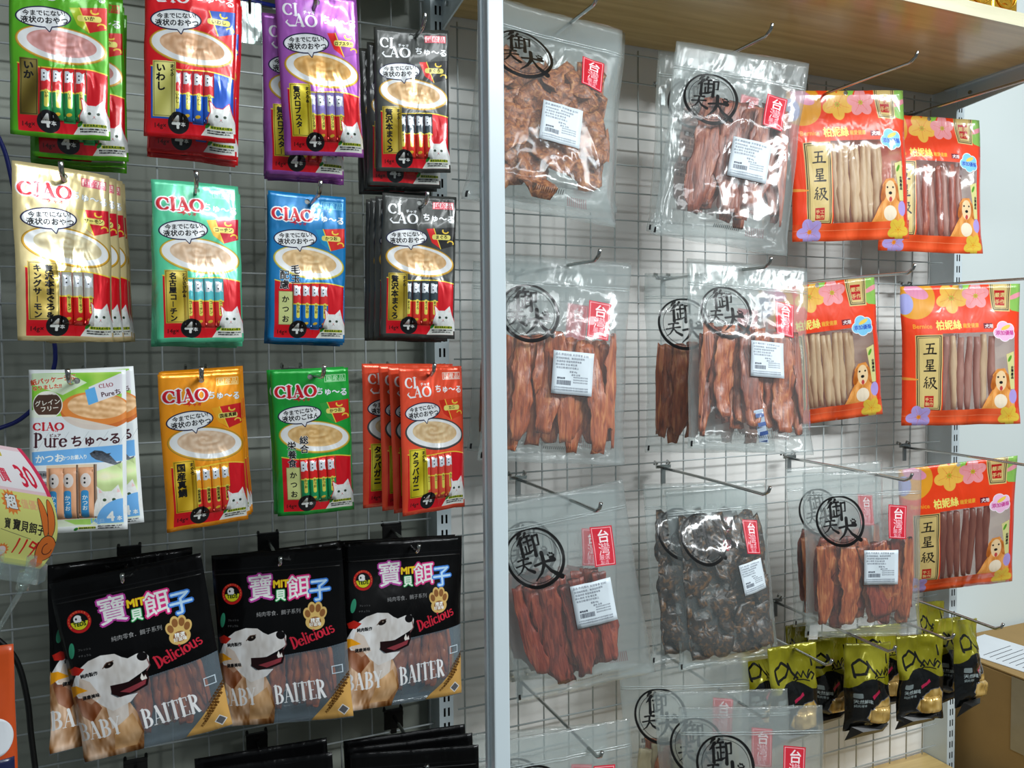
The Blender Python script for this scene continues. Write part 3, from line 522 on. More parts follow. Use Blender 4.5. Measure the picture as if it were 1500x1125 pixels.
def red_art(name, badge='blue'):
    h = 1.19; cv = Cv(h, 480, (.93, .26, .10)); k = 1 / 830; ky = 1.19 / 965; g = lambda x, y: ((x - 80) * k, (y - 78) * ky); P = lambda *a: np.array([g(*p) for p in a])
    TAN = (.84, .74, .48)
    cv.fill(ell(*g(180, 170), .17, .17), (.90, .62, .16)); cv.fill(ell(*g(190, 120), .11, .05, .4), (.90, .58, .70)); cv.fill(ell(*g(110, 200), .07, .09), (.65, .66, .88)); cv.fill(P((440, 75), (560, 75), (530, 140), (470, 130)), (.55, .78, .3))
    flower(cv, *g(435, 165), .125, (.93, .72, .30), rot=.3); flower(cv, *g(600, 155), .11, (.93, .60, .62), rot=.9)
    cv.fill(P((700, 78), (925, 78), (925, 275), (850, 260)), (.55, .75, .35)); cv.fill(ell(*g(880, 160), .07, .02, -.4), (.93, .6, .65))
    cv.fill(P((690, 76), (845, 76), (838, 268), (712, 262)), TAN); cv.strokes([(P((700, 76), (722, 250), (826, 256), (834, 76)), .006), (P((712, 76), (732, 240), (816, 245), (822, 76)), .003)], BLK)
    cv.fill(P((728, 120), (800, 122), (800, 225), (738, 222)), (.72, .10, .10)); cv.text('嚴選', *g(767, 165), .042, TAN, .02, al='c'); cv.text('手作', *g(769, 212), .042, TAN, .02, al='c')
    cv.text('Bernice', *g(148, 372), .052, (.95, .62, .15), .02); cv.text('柏妮絲', *g(308, 378), .085, (.95, .90, .45), .04, rot=-.02, sx=.85); cv.text('寵愛健康', *g(495, 370), .042, (.92, .66, .2), .02, sx=.8); cv.rect(*g(640, 345), *g(700, 382), (.45, .08, .15)); cv.text('犬用', *g(648, 376), .036, WHT, .02)
    win = P((348, 408), (870, 405), (872, 932), (345, 936)); m = cv.cover([win]); 
    cv.hole(win, .10)
    cv.fill(P((160, 418), (348, 415), (336, 942), (168, 940)), TAN); cv.strokes([(P((170, 426), (336, 424), (326, 934), (176, 932), (170, 426)), .007), (P((182, 438), (325, 436), (316, 922), (188, 920), (182, 438)), .003)], BLK)
    for ch, yy in (('五', 470), ('星', 585), ('級', 705)): brush(cv, ch, g(214, 0)[0], g(0, yy)[1], .105)
    cv.fill(P((222, 838), (284, 836), (282, 912), (220, 914)), (.72, .10, .10)); cv.text('手工', *g(252, 872), .034, TAN, .015, al='c'); cv.text('製作', *g(252, 904), .034, TAN, .015, al='c')
    # retriever
    cv.fill(P((620, 935), (660, 860), (705, 790), (700, 700), (730, 660), (790, 655), (815, 700), (822, 790), (850, 860), (880, 935)), lambda X, Y: np.clip(np.array([.88, .58, .28]) + ((vnoise(X * 30, Y * 14, 2) - .5) * .25)[..., None], 0, 1))
    for a_, r_ in ((712, .25), (815, -.25)): cv.fill(ell(*g(a_, 745), .026, .075, r_), lambda X, Y: np.clip(np.array([.74, .42, .16]) + ((vnoise(X * 40, Y * 20, 4) - .5) * .2)[..., None], 0, 1))
    for i_ in range(14): cv.strokes([(P((655 + i_ * 14, 915 - (i_ % 3) * 20), (668 + i_ * 13, 860 - (i_ % 4) * 14)), .005)], (.95, .74, .46), .6)
    cv.fill(ell(*g(752, 700), .035, .022), (.90, .68, .40))
    cv.fill(ell(*g(762, 740), .05, .085), (.92, .80, .62)); cv.fill(ell(*g(758, 880), .06, .06), (.92, .86, .76))
    for a in (738, 782): cv.fill(ell(*g(a, 715), .008, .008), BLK)
    cv.fill(ell(*g(760, 752), .016, .012), BLK); cv.fill(ell(*g(762, 792), .014, .02), (.75, .25, .25)); cv.fill(P((800, 560), (862, 540), (868, 800), (835, 800)), (.84, .82, .55)); cv.fill(ell(*g(828, 590), .03, .012, -1.1), (.35, .6, .15)); cv.vtext('台灣產品', g(848, 0)[0], g(0, 640)[1], .028, BLK, .01)
    cv.fill(P((868, 405), (905, 405), (905, 935), (872, 935)), (.90, .22, .10)); cv.fill(ell(*g(855, 850), .04, .06), (.68, .6, .85))
    # badge
    x, y = g(790, 405); bc, b2 = ((.50, .78, .92), (.2, .4, .75)) if badge == 'blue' else ((.95, .75, .88), (.8, .3, .6))
    for a, b, r in ((-.055, .01, .042), (-.015, -.035, .05), (.04, -.02, .045), (.055, .025, .035), (0, .03, .05)): cv.fill(ell(x + a, y + b, r + .006, r + .006), (.93, .95, .96))
    for a, b, r in ((-.055, .01, .042), (-.015, -.035, .05), (.04, -.02, .045), (.055, .025, .035), (0, .03, .05)): cv.fill(ell(x + a, y + b, r, r), bc)
    cv.fill(ell(x + .01, y - .035, .045, .016, -.4), (.93, .80, .35)); cv.text('添加優酪', x, y + .025, .042, b2, .03, al='c', out=(WHT, .06))
    cv.fill(P((80, 936), (925, 930), (925, 1045), (80, 1045)), lambda X, Y: np.clip(np.array([.92, .34, .16]) + (np.sin(X * 22 + Y * 9) * .06)[..., None], 0, 1)); cv.rect(0, g(0, 975)[1], 1, g(0, 978)[1], (.95, .55, .4))
    flower(cv, *g(195, 985), .10, (.68, .60, .84), (.9, .6, .15), .5); flower(cv, *g(825, 985), .09, (.88, .74, .25), (.9, .8, .2), .2); cv.fill(ell(*g(90, 715), .11, .012, .1), (.93, .6, .25))
    cv.hole(ell(*g(500, 92), .018, .018, 0, 20)); return cv.image(name)
def olive_art(name, seed=0):
    rnd = random.Random(seed); h = 1.7; cv = Cv(h, 220, (.045, .05, .05)); OL = np.array([.56, .54, .09])
    q = np.linspace(0, 1, 20); top = np.concatenate([[(0, 0), (1, 0)], np.stack([1 - q, .72 + .10 * np.sin(q * 2 * PI + 1.2) + .04 * q], 1)])
    cv.fill(top, lambda X, Y: np.clip(OL + ((vnoise(X * 4, Y * 5, seed) - .5) * .22)[..., None], 0, 1))
    for pts, w in (([(.14, .62), (.12, .40), (.28, .30), (.44, .42), (.34, .56), (.16, .58)], .045), ([(.42, .34), (.50, .50), (.58, .60)], .04), ([(.52, .62), (.60, .50), (.66, .60), (.72, .50), (.78, .62), (.84, .48)], .025), ([(.80, .60), (.88, .52), (.95, .58), (.86, .64)], .03), ([(.45, .70), (.58, .63), (.80, .66)], .02), ([(.86, .22), (.88, .40)], .03)): cv.strokes([(np.array(pts), w)], (.06, .06, .03))
    cv.rrect(.10, .92, .26, 1.02, .02, (.5, .55, .55)); cv.fill(np.array([(.44, .98), (.62, .86), (.64, .92), (.46, 1.04)]), (.75, .12, .3))
    cv.text('天然鮮味', .1, 1.12, .085, (.65, .70, .70), .02); cv.text('純肉零食', .1, 1.2, .06, (.5, .55, .55), .01)
    wp = np.array([(.34, 1.42), (.42, 1.24), (.62, 1.10), (.84, 1.02), (.93, 1.14), (.92, 1.40), (.80, 1.52), (.50, 1.54)])
    cv.strokes([(np.concatenate([wp, wp[:1]]), .03)], (.42, .42, .45)); cv.fill(wp, lambda X, Y: np.clip(np.array([.76, .62, .34]) + ((vnoise(X * 12, Y * 12, seed + 2) - .5) * .3)[..., None], 0, 1))
    return cv.image(name)
def sign_art(name):
    h = 1.5; cv = Cv(h, 360, (.88, .88, .50))
    cv.rect(0, 0, 1, .52, (.93, .80, .82)); cv.rect(.02, .04, .94, .48, (.94, .92, .93)); cv.fill(np.array([(0, 0), (.62, 0), (.55, .12), (0, .16)]), (.80, .72, .25)); cv.rect(.94, .0, 1, .52, (.85, .2, .35))
    cv.text('30', .60, .44, .34, (.85, .12, .25), .02, sx=.8); cv.text('特價', .1, .40, .17, (.85, .2, .3), .02)
    star = lambda x, y, r, n=14: np.array([(x + r * (1 if k % 2 else .72) * math.cos(k * PI / n), y + r * (1 if k % 2 else .72) * math.sin(k * PI / n)) for k in range(2 * n)])
    cv.fill(star(.30, .66, .16), (.92, .52, .22)); cv.text('超', .30, .72, .18, WHT, .05, al='c', out=(BLK, .08)); cv.text('值優惠', .46, .70, .12, (.92, .72, .5), .03)
    cv.vtext('寶', .20, .86, .15, BLK, .01, sx=.7); cv.text('寶貝餌子', .28, .99, .155, (.1, .08, .08), .02, rot=.06, sx=.85)
    cv.strokes([(np.array([(.1, 1.02), (.6, 1.1)]), .005)], (.2, .2, .2))
    for a in ((.40, 0), (.52, 0), ): cv.strokes([(np.array([(a[0] + .03, 1.12), (a[0], 1.32)]), [.03, .022])], (.85, .12, .1))
    cv.strokes([(np.array([(.72, 1.16), (.64, 1.13), (.62, 1.2), (.70, 1.22), (.74, 1.13), (.68, 1.34)]), .026)], (.85, .12, .1))
    cv.fill(star(.22, 1.32, .12), (.93, .5, .22)); cv.fill(ell(.22, 1.32, .07, .07), (.93, .85, .85))
    O = (.88, .45, .16)
    for x, r in ((.80, -.12), (.91, .05)): cv.strokes([(ell(x, .80, .055, .24, r, 30), .012)], BLK); cv.fill(ell(x, .80, .052, .24, r), O)
    cv.fill(ell(.88, 1.2, .15, .19), BLK); cv.fill(ell(.88, 1.2, .14, .18), O); cv.strokes([(_arc(.90, 1.2, .07, .08, 0, 250, 16), .012)], (.3, .1, .05)); cv.fill(ell(.85, 1.42, .10, .08), O)
    return cv.image(name)
# ------------------------------------------------------------------ materials
class NT:
    def __init__(s, name):
        s.m = bpy.data.materials.new(name); s.m.use_nodes = True; s.t = s.m.node_tree; s.t.nodes.clear(); s.out = s.n('ShaderNodeOutputMaterial')
    def n(s, t, **k):
        o = s.t.nodes.new(t)
        for a, b in k.items(): setattr(o, a, b)
        return o
    def l(s, a, b): s.t.links.new(a, b)
    def noise(s, scale, detail=3, coords='Object', stretch=(1, 1, 1), rough=.5, dist=0.0):
        tc = s.n('ShaderNodeTexCoord'); mp = s.n('ShaderNodeMapping'); mp.inputs['Scale'].default_value = stretch; nz = s.n('ShaderNodeTexNoise')
        nz.inputs['Scale'].default_value = scale; nz.inputs['Detail'].default_value = detail; nz.inputs['Roughness'].default_value = rough; nz.inputs['Distortion'].default_value = dist
        s.l(tc.outputs[coords], mp.inputs[0]); s.l(mp.outputs[0], nz.inputs['Vector']); return nz
    def ramp(s, fac, stops):
        r = s.n('ShaderNodeValToRGB'); e = r.color_ramp.elements
        while len(e) < len(stops): e.new(.5)
        for k, (p, c) in zip(e, stops): k.position = p; k.color = (*c, 1)
        s.l(fac, r.inputs[0]); return r
    def bump(s, h, dist, strength=1.0, prev=None):
        b = s.n('ShaderNodeBump'); b.inputs['Distance'].default_value = dist; b.inputs['Strength'].default_value = strength; s.l(h, b.inputs['Height'])
        if prev: s.l(prev.outputs[0], b.inputs['Normal'])
        return b
def lin(c): return tuple(((x + .055) / 1.055) ** 2.4 if x > .04045 else x / 12.92 for x in c)
def plain(name, col, rough=.5, metal=0.0, var=.06, scale=30, bump=0.0, coat=0.0, stretch=(1, 1, 1)):
    t = NT(name); p = t.n('ShaderNodeBsdfPrincipled'); c = lin(col); nz = t.noise(scale, 4, stretch=stretch)
    r = t.ramp(nz.outputs[0], [(.3, tuple(x * (1 - var) for x in c)), (.7, tuple(min(1, x * (1 + var)) for x in c))]); t.l(r.outputs[0], p.inputs['Base Color'])
    p.inputs['Roughness'].default_value = rough; p.inputs['Metallic'].default_value = metal; p.inputs['Coat Weight'].default_value = coat; p.inputs['Coat Roughness'].default_value = .1
    if bump: t.l(t.bump(nz.outputs[0], bump).outputs[0], p.inputs['Normal'])
    t.l(p.outputs[0], t.out.inputs[0]); return t.m
def crinkle(t, amt=1.0, scale=1.0):
    a = t.noise(26 * scale, 2, stretch=(1, 1, .45), dist=1.2); b = t.noise(9 * scale, 1, stretch=(1.6, 1, .6), dist=.6)
    return t.bump(a.outputs[0], .0035 * amt, 1, t.bump(b.outputs[0], .012 * amt))
def foil(name, img, metal=.2, rough=.32, amt=1.0, coat=.45):
    t = NT(name); p = t.n('ShaderNodeBsdfPrincipled'); im = t.n('ShaderNodeTexImage'); im.image = img; im.interpolation = 'Cubic'; im.extension = 'EXTEND'
    t.l(im.outputs[0], p.inputs['Base Color']); t.l(im.outputs[1], p.inputs['Alpha']); p.inputs['Metallic'].default_value = metal; p.inputs['Roughness'].default_value = rough
    p.inputs['Coat Weight'].default_value = coat; p.inputs['Coat Roughness'].default_value = .09; b = crinkle(t, amt); t.l(b.outputs[0], p.inputs['Normal']); t.l(b.outputs[0], p.inputs['Coat Normal'])
    t.l(p.outputs[0], t.out.inputs[0]); return t.m
def film(name, img=None, haze=.14, tint=(.972, .988, .985), amt=1.0, gloss=.05, hcol=(.86, .90, .90), edge=.5):
    t = NT(name); nb = crinkle(t, amt); tr = t.n('ShaderNodeBsdfTransparent'); tr.inputs[0].default_value = (*tint, 1)
    hz = t.n('ShaderNodeBsdfDiffuse'); hz.inputs[0].default_value = (*lin(hcol), 1); tl = t.n('ShaderNodeBsdfTranslucent'); tl.inputs[0].default_value = (*lin(hcol), 1)
    hm = t.n('ShaderNodeMixShader'); hm.inputs[0].default_value = .45; t.l(hz.outputs[0], hm.inputs[1]); t.l(tl.outputs[0], hm.inputs[2])
    a = t.n('ShaderNodeMixShader'); a.inputs[0].default_value = haze; t.l(tr.outputs[0], a.inputs[1]); t.l(hm.outputs[0], a.inputs[2]); last = a
    if img:
        im = t.n('ShaderNodeTexImage'); im.image = img; im.interpolation = 'Cubic'; im.extension = 'EXTEND'; p = t.n('ShaderNodeBsdfPrincipled'); p.inputs['Roughness'].default_value = .35; p.inputs['Specular IOR Level'].default_value = .25 if edge > .2 else .1
        t.l(im.outputs[0], p.inputs['Base Color']); t.l(nb.outputs[0], p.inputs['Normal']); m = t.n('ShaderNodeMixShader'); t.l(im.outputs[1], m.inputs[0]); t.l(last.outputs[0], m.inputs[1]); t.l(p.outputs[0], m.inputs[2]); last = m
    g = t.n('ShaderNodeBsdfGlossy'); g.inputs['Roughness'].default_value = .10; g.inputs['Color'].default_value = (1, 1, 1, 1); t.l(nb.outputs[0], g.inputs['Normal'])
    lw = t.n('ShaderNodeLayerWeight'); lw.inputs[0].default_value = .5; t.l(nb.outputs[0], lw.inputs['Normal'])
    pw = t.n('ShaderNodeMath', operation='POWER'); pw.inputs[1].default_value = 3.0; t.l(lw.outputs['Facing'], pw.inputs[0])
    ml = t.n('ShaderNodeMath', operation='MULTIPLY_ADD'); ml.inputs[1].default_value = edge; ml.inputs[2].default_value = gloss; t.l(pw.outputs[0], ml.inputs[0])
    m = t.n('ShaderNodeMixShader'); t.l(ml.outputs[0], m.inputs[0]); t.l(last.outputs[0], m.inputs[1]); t.l(g.outputs[0], m.inputs[2]); t.l(m.outputs[0], t.out.inputs[0]); return t.m
def meat(name, c0, c1, c2, scale=60, stretch=(1, 1, .3), rough=.38):
    t = NT(name); p = t.n('ShaderNodeBsdfPrincipled'); a = t.noise(scale, 5, stretch=stretch, dist=.8); r = t.ramp(a.outputs[0], [(.28, lin(c0)), (.5, lin(c1)), (.74, lin(c2))])
    t.l(r.outputs[0], p.inputs['Base Color']); p.inputs['Roughness'].default_value = rough; p.inputs['Coat Weight'].default_value = .3; p.inputs['Coat Roughness'].default_value = .25
    t.l(t.bump(a.outputs[0], .0022).outputs[0], p.inputs['Normal']); t.l(p.outputs[0], t.out.inputs[0]); return t.m
def wood(name, c0, c1, rough=.3, coat=.4):
    t = NT(name); p = t.n('ShaderNodeBsdfPrincipled'); a = t.noise(5, 6, stretch=(.8, 14, 14), dist=.4); r = t.ramp(a.outputs[0], [(.3, lin(c0)), (.7, lin(c1))]); t.l(r.outputs[0], p.inputs['Base Color'])
    p.inputs['Roughness'].default_value = rough; p.inputs['Coat Weight'].default_value = coat; p.inputs['Coat Roughness'].default_value = .12; t.l(p.outputs[0], t.out.inputs[0]); return t.m

M = dict(
    wall=plain('wall_paint', (.80, .835, .83), .6, var=.02, scale=3), board=plain('back_board', (.90, .895, .88), .5, var=.05, scale=4, stretch=(1, 1, .5)),
    board_shaded=plain('back_board_shaded', (.58, .60, .56), .5, var=.05, scale=4), wire=plain('wire_enamel', (.70, .73, .73), .32, 0.0, coat=.3),  # left board: darker copy of the right one, bay's shade put into its colour
    chrome=plain('chrome', (.72, .73, .72), .16, 1.0, var=.02), steel=plain('zinc_steel', (.62, .64, .64), .35, .8), white=plain('white_enamel', (.80, .85, .87), .35, var=.015, coat=.3, scale=12),
    grey=plain('grey_enamel', (.66, .68, .68), .4, var=.03), blackp=plain('black_plastic', (.05, .05, .05), .4), wood=wood('oak_laminate', (.74, .61, .36), (.85, .74, .48)), edge=wood('pale_edge_band', (.78, .76, .64), (.86, .84, .72), .4, .1),
    cable_blue=plain('blue_cable_sheath', (.05, .12, .45), .35), cable_black=plain('black_cable_sheath', (.045, .05, .05), .4), card=plain('cardboard', (.62, .50, .30), .7, var=.05, scale=20),
    tape=plain('packing_tape', (.60, .56, .46), .3, coat=.5), paper=plain('paper', (.86, .88, .90), .6, var=.03, scale=12), ink=plain('printing_ink', (.15, .17, .2), .6), gold=plain('gold_plating', (.88, .68, .22), .22, .85, var=.08, bump=.001),
    floor=plain('floor_tile', (.42, .41, .39), .3, var=.04, scale=2), silver=plain('pouch_back', (.60, .61, .60), .35, .4), orange=plain('orange_film', (.78, .30, .10), .3, coat=.5), navy=plain('navy_film', (.08, .12, .28), .3, coat=.5),
    seal=film('zip_plastic', None, .42, amt=.2, gloss=.12), clear=film('clear_acrylic', None, .10, tint=(.90, .96, .95), amt=.3, gloss=.16), stickback=plain('sticker_paper', (.86, .90, .92), .5),
    chip=meat('chicken_chip', (.30, .14, .06), (.62, .34, .16), (.84, .58, .34), 150, (1, 1, 1), .5), strip=meat('chicken_strip', (.40, .15, .06), (.70, .34, .17), (.88, .58, .36), 170, (1, 1, .12)), red=meat('beef_strip', (.30, .09, .06), (.54, .20, .13), (.72, .36, .24), 170, (1, 1, .12)),
    brown=meat('duck_strip', (.34, .13, .08), (.60, .28, .18), (.78, .48, .34), 170, (1, 1, .12)), dark=meat('dark_slice', (.08, .055, .045), (.20, .14, .10), (.52, .34, .12), 110, (1, 1, 1)), pale=meat('milk_stick', (.70, .62, .48), (.82, .75, .60), (.88, .83, .70), 40, (1, 1, .2), .55), mauve=meat('meat_stick', (.50, .36, .32), (.64, .50, .45), (.74, .62, .56), 40, (1, 1, .2), .55),
    brownstick=meat('brown_stick', (.30, .18, .14), (.46, .30, .24), (.60, .40, .30), 40, (1, 1, .2), .5), squid=meat('amber_strip', (.35, .15, .06), (.58, .28, .12), (.74, .42, .2)), packet=plain('packet_print', (.80, .86, .93), .4), blue=plain('blue_print', (.15, .40, .75), .4))

# ------------------------------------------------------------------ bags
def rotm(yw, pt, rl):
    return Matrix.Rotation(yw, 4, 'Z') @ Matrix.Rotation(pt, 4, 'X') @ Matrix.Rotation(rl, 4, 'Y')
def pose_of(key, d=(0, 0, 0), dyaw=0, droll=0):
    p = POSE[key]; return Matrix.Translation((p[2] + d[0], p[3] + d[1], p[4] + CZ + d[2])) @ rotm(p[5] + dyaw, p[6], p[7] + droll)
def ss(a, b, x): t = np.clip((x - a) / (b - a), 0, 1); return t * t * (3 - 2 * t)
class Bag:
    """a flat pouch W wide and H high hanging from the middle of its top edge; front faces -y"""
    def __init__(s, W_, H_, T, prof, seed=0, wr=.0012, edge=.0010, nu=18, nv=30, curl=0.0):
        s.W, s.H, s.T, s.prof, s.seed, s.wr, s.edge, s.nu, s.nv, s.curl = W_, H_, T, prof, seed, wr, edge, nu, nv, curl
    def y(s, u, v, side=-1):
        u = np.asarray(u, float); v = np.asarray(v, float); P_ = np.clip(1 - np.abs(2 * u - 1) ** 3.2, 0, 1) ** .8 * ss(0, .05, u) * ss(0, .05, 1 - u)
        Q = s.prof(v); b = s.T * P_ * Q * (1 if side < 0 else .55)
        n = (vnoise(u * 7 + v * 3, v * 4.5, s.seed) - .5) * 2 + (vnoise(u * 19 - v * 5, v * 9, s.seed + 5) - .5) * 1.1
        e = ss(0, .03, u) * ss(0, .03, 1 - u); base = (vnoise(u * 2.2, v * 2.6, s.seed + 9) - .5) * s.wr * 3.0 + s.curl * (2 * u - 1) ** 2 * .5
        return base + side * (b + (.0004 + np.abs(n) * s.wr * (.35 + P_)) * e)
    def mesh(s, name, mats):
        u, v = np.meshgrid(np.linspace(0, 1, s.nu + 1), np.linspace(0, 1, s.nv + 1)); u = u.ravel(); v = v.ravel()
        ex = (vnoise(v * 6, v * 0 + 1, s.seed) - .5) * s.edge * 2; ez = (vnoise(u * 6, u * 0 + 2, s.seed) - .5) * s.edge * 2 * v
        pin = 1 - .03 * s.T / .02 * s.prof(v)
        X = ((u - .5) * s.W) * pin + ex; Z = -v * s.H + ez; n = len(u); V = np.concatenate([np.stack([X, s.y(u, v, -1), Z], 1), np.stack([X, s.y(u, v, 1), Z], 1)])
        V[n:, 1] = np.maximum(V[n:, 1], V[:n, 1] + .0003)
        Fc = []; mi = []; w = s.nu + 1; idx = lambda i, j: j * w + i
        for j in range(s.nv):
            for i in range(s.nu):
                Fc.append((idx(i, j), idx(i, j + 1), idx(i + 1, j + 1), idx(i + 1, j))); mi.append(0)
                Fc.append((n + idx(i, j), n + idx(i + 1, j), n + idx(i + 1, j + 1), n + idx(i, j + 1))); mi.append(1)
        for j in range(s.nv):
            Fc.append((idx(0, j), n + idx(0, j), n + idx(0, j + 1), idx(0, j + 1))); Fc.append((idx(s.nu, j), idx(s.nu, j + 1), n + idx(s.nu, j + 1), n + idx(s.nu, j))); mi += [0, 0]
        for i in range(s.nu):
            Fc.append((idx(i, s.nv), n + idx(i, s.nv), n + idx(i + 1, s.nv), idx(i + 1, s.nv))); Fc.append((idx(i, 0), idx(i + 1, 0), n + idx(i + 1, 0), n + idx(i, 0))); mi += [0, 0]
        uv = np.stack([np.concatenate([u, u]), 1 - np.concatenate([v, v])], 1)
        return mesh(name, V, Fc, mats, uv, mi, True)
    def patch(s, name, u0, u1, v0, v1, mat, lift=.0008, bulge=0.0, n=6, m=8, rot=0.0, own_uv=False, oval=False):
        """a thin raised piece lying on the front"""
        V = []; UV = []; Fc = []; cu, cv_ = (u0 + u1) / 2, (v0 + v1) / 2
        for j in range(m + 1):
            for i in range(n + 1):
                a, b = i / n, j / m
                if oval: p_, q_ = 2 * a - 1, 2 * b - 1; a, b = .5 + .5 * p_ * math.sqrt(1 - q_ * q_ / 2), .5 + .5 * q_ * math.sqrt(1 - p_ * p_ / 2)
                du, dv = (a - .5) * (u1 - u0) * s.W, (b - .5) * (v1 - v0) * s.H; c, q = math.cos(rot), math.sin(rot)
                x = du * c - dv * q; z = du * q + dv * c; u = cu + x / s.W; v = cv_ + z / s.H
                hh = bulge * math.sqrt(max(0, 1 - (2 * a - 1) ** 2)) * min(1, 6 * min(b, 1 - b) + .15)
                V.append(((u - .5) * s.W * (1 - .03 * s.T / .02 * float(s.prof(np.array(v)))), float(s.y(u, v)) - lift - hh, -v * s.H)); UV.append((a, 1 - b) if own_uv else (u, 1 - v))
        w = n + 1
        for j in range(m):
            for i in range(n): Fc.append((j * w + i, (j + 1) * w + i, (j + 1) * w + i + 1, j * w + i + 1))
        N = len(V); V += [(x, y + min(lift * .8, .0006), z) for x, y, z in V]; UV += UV; Fc += [tuple(i + N for i in f[::-1]) for f in list(Fc)]
        for i in range(n): Fc += [(i, i + 1, N + i + 1, N + i), (m * w + i, N + m * w + i, N + m * w + i + 1, m * w + i + 1)]
        for j in range(m): Fc += [(j * w, N + j * w, N + (j + 1) * w, (j + 1) * w), (j * w + n, (j + 1) * w + n, N + (j + 1) * w + n, N + j * w + n)]
        return mesh(name, V, Fc, [mat], UV, None, True)
def strip_mesh(name, L, w, t, seed, mat, curl=.01, n=20, m=7, twist=.5, rag=.25):
    """a piece of dried meat along z, hanging down from the origin"""
    rnd = random.Random(seed); ph = [rnd.uniform(0, 6.28) for _ in range(8)]; V = []; Fc = []; K = 2 * m
    for j in range(n + 1):
        b = j / n; base = .40 + .60 * math.sin(PI * min(.965, max(.07, b))) ** .5
        cx = curl * math.sin(b * 3.2 + ph[2]); cy = curl * .7 * math.sin(b * 5 + ph[3]); tw = twist * math.sin(b * 2.5 + ph[4])
        for k in range(K):
            q = 2 * PI * k / K; sd = 0 if math.cos(q) > 0 else 1
            ww = w * base * (1 + rag * (.55 * math.sin(b * (7 + 3 * sd) + ph[sd]) + .30 * math.sin(b * (19 + 5 * sd) + ph[5 + sd]) + .22 * math.sin(b * 43 + ph[6] + sd)))
            x = math.cos(q) * ww / 2; y = math.sin(q) * t / 2 * (1 + .45 * math.sin(k * 2.1 + b * 11 + ph[5])) + rag * .006 * math.sin(x * 420 + b * 4 + ph[1]) + rag * .005 * math.sin(b * 26 + x * 160 + ph[7])
            V.append((cx + x * math.cos(tw) - y * math.sin(tw), cy + x * math.sin(tw) * .5 + y * math.cos(tw), -b * L + rag * .008 * math.sin(q * 2 + ph[0]) * (1 if j in (0, n) else 0)))
    for j in range(n):
        for k in range(K): Fc.append((j * K + k, (j + 1) * K + k, (j + 1) * K + (k + 1) % K, j * K + (k + 1) % K))
    Fc.append(tuple(range(K))); Fc.append(tuple(range(n * K, n * K + K))[::-1])
    return mesh(name, V, Fc, [mat], smooth=True)
def chip_mesh(name, r, seed, mat, t=.006):
    rnd = random.Random(seed); V = []; Fc = []; n = 16; rings = (1.0, .78, .4, .05); ph = rnd.uniform(0, 6)
    def rad(q): return r * (1 + .22 * math.sin(2 * q + ph) + .14 * math.sin(5 * q + ph * 2) + .08 * math.sin(9 * q + ph * 3))
    def dome(x, z): return -.18 * (x * x + z * z) / r + .004 * math.sin(x * 160 + ph) + .003 * math.sin(z * 190 + ph)
    for side in (-1, 1):
        for k, f in enumerate(rings):
            for i in range(n):
                q = 2 * PI * i / n; x = rad(q) * f * math.cos(q); z = rad(q) * f * math.sin(q); V.append((x, dome(x, z) + side * t / 2 * (.35 if k == 0 else 1) + .0012 * math.sin(i * 2.3 + k), z))
    R_ = len(rings); B = R_ * n
    for k in range(R_ - 1):
        for i in range(n):
            a, b = k * n + i, k * n + (i + 1) % n; Fc.append((a, b, b + n, a + n)); Fc.append((B + a, B + a + n, B + b + n, B + b))
    for i in range(n): Fc.append((i, B + i, B + (i + 1) % n, (i + 1) % n))
    Fc.append(tuple((R_ - 1) * n + i for i in range(n))); Fc.append(tuple(B + (R_ - 1) * n + i for i in range(n))[::-1])
    return mesh(name, V, Fc, [mat], smooth=True)
class Kind:
    """a kind of package: its meshes with their local places; make() links one thing with its parts"""
    def __init__(s, name): s.name = name; s.parts = []
    def content(s, b, n, m, mw):
        """a piece sealed inside bag b: pressed between its front and back film"""
        c = m.copy(); V = np.empty(len(c.vertices) * 3); c.vertices.foreach_get('co', V); V = V.reshape(-1, 3); A = np.array(mw); V = V @ A[:3, :3].T + A[:3, 3]
        k = (len(s.parts) % 7) * .00022; u = V[:, 0] / b.W + .5; xx = np.abs(u - .5); uc = .5 + np.sign(u - .5) * np.where(xx < .34, xx, .34 + .11 * (1 - np.exp(-(xx - .34) / .11))); v = np.clip(-V[:, 2] / b.H, 0, .95)
        V[:, 0] = (uc - .5) * b.W * .965; V[:, 2] = -v * b.H; y0 = b.y(uc, v, -1) + .0012 + k; y1 = b.y(uc, v, 1) - .0008 - k; mid = (y0 + y1) / 2; h = np.maximum((y1 - y0) / 2, .0002)
        t = (V[:, 1] - mid) / h; V[:, 1] = mid + h * np.clip(t, -1, 1)
        c.vertices.foreach_set('co', V.ravel()); c.update(); return s.part(n, c)
    def part(s, n, m, mw=None): s.parts.append((n, m, mw or Matrix.Identity(4))); return s
    def make(s, mw, label, cat, group=None, skip=()):
        o = empty(s.name, mw=mw); tag(o, label, cat, group)
        for n, m, w in s.parts:
            if n not in skip: link(n, m, o, w)
        return o
# ------------------------------------------------------------------ the setting
m = MB().box(-2.2, 4.2, .075, .12, 0, 3.0); tag(m.obj('wall_back', M['wall']), kind='structure')
m = MB().box(-2.2, 4.2, -4.5, .12, -.06, 0); tag(m.obj('floor', M['floor']), kind='structure')
def zc(z): return z + CZ
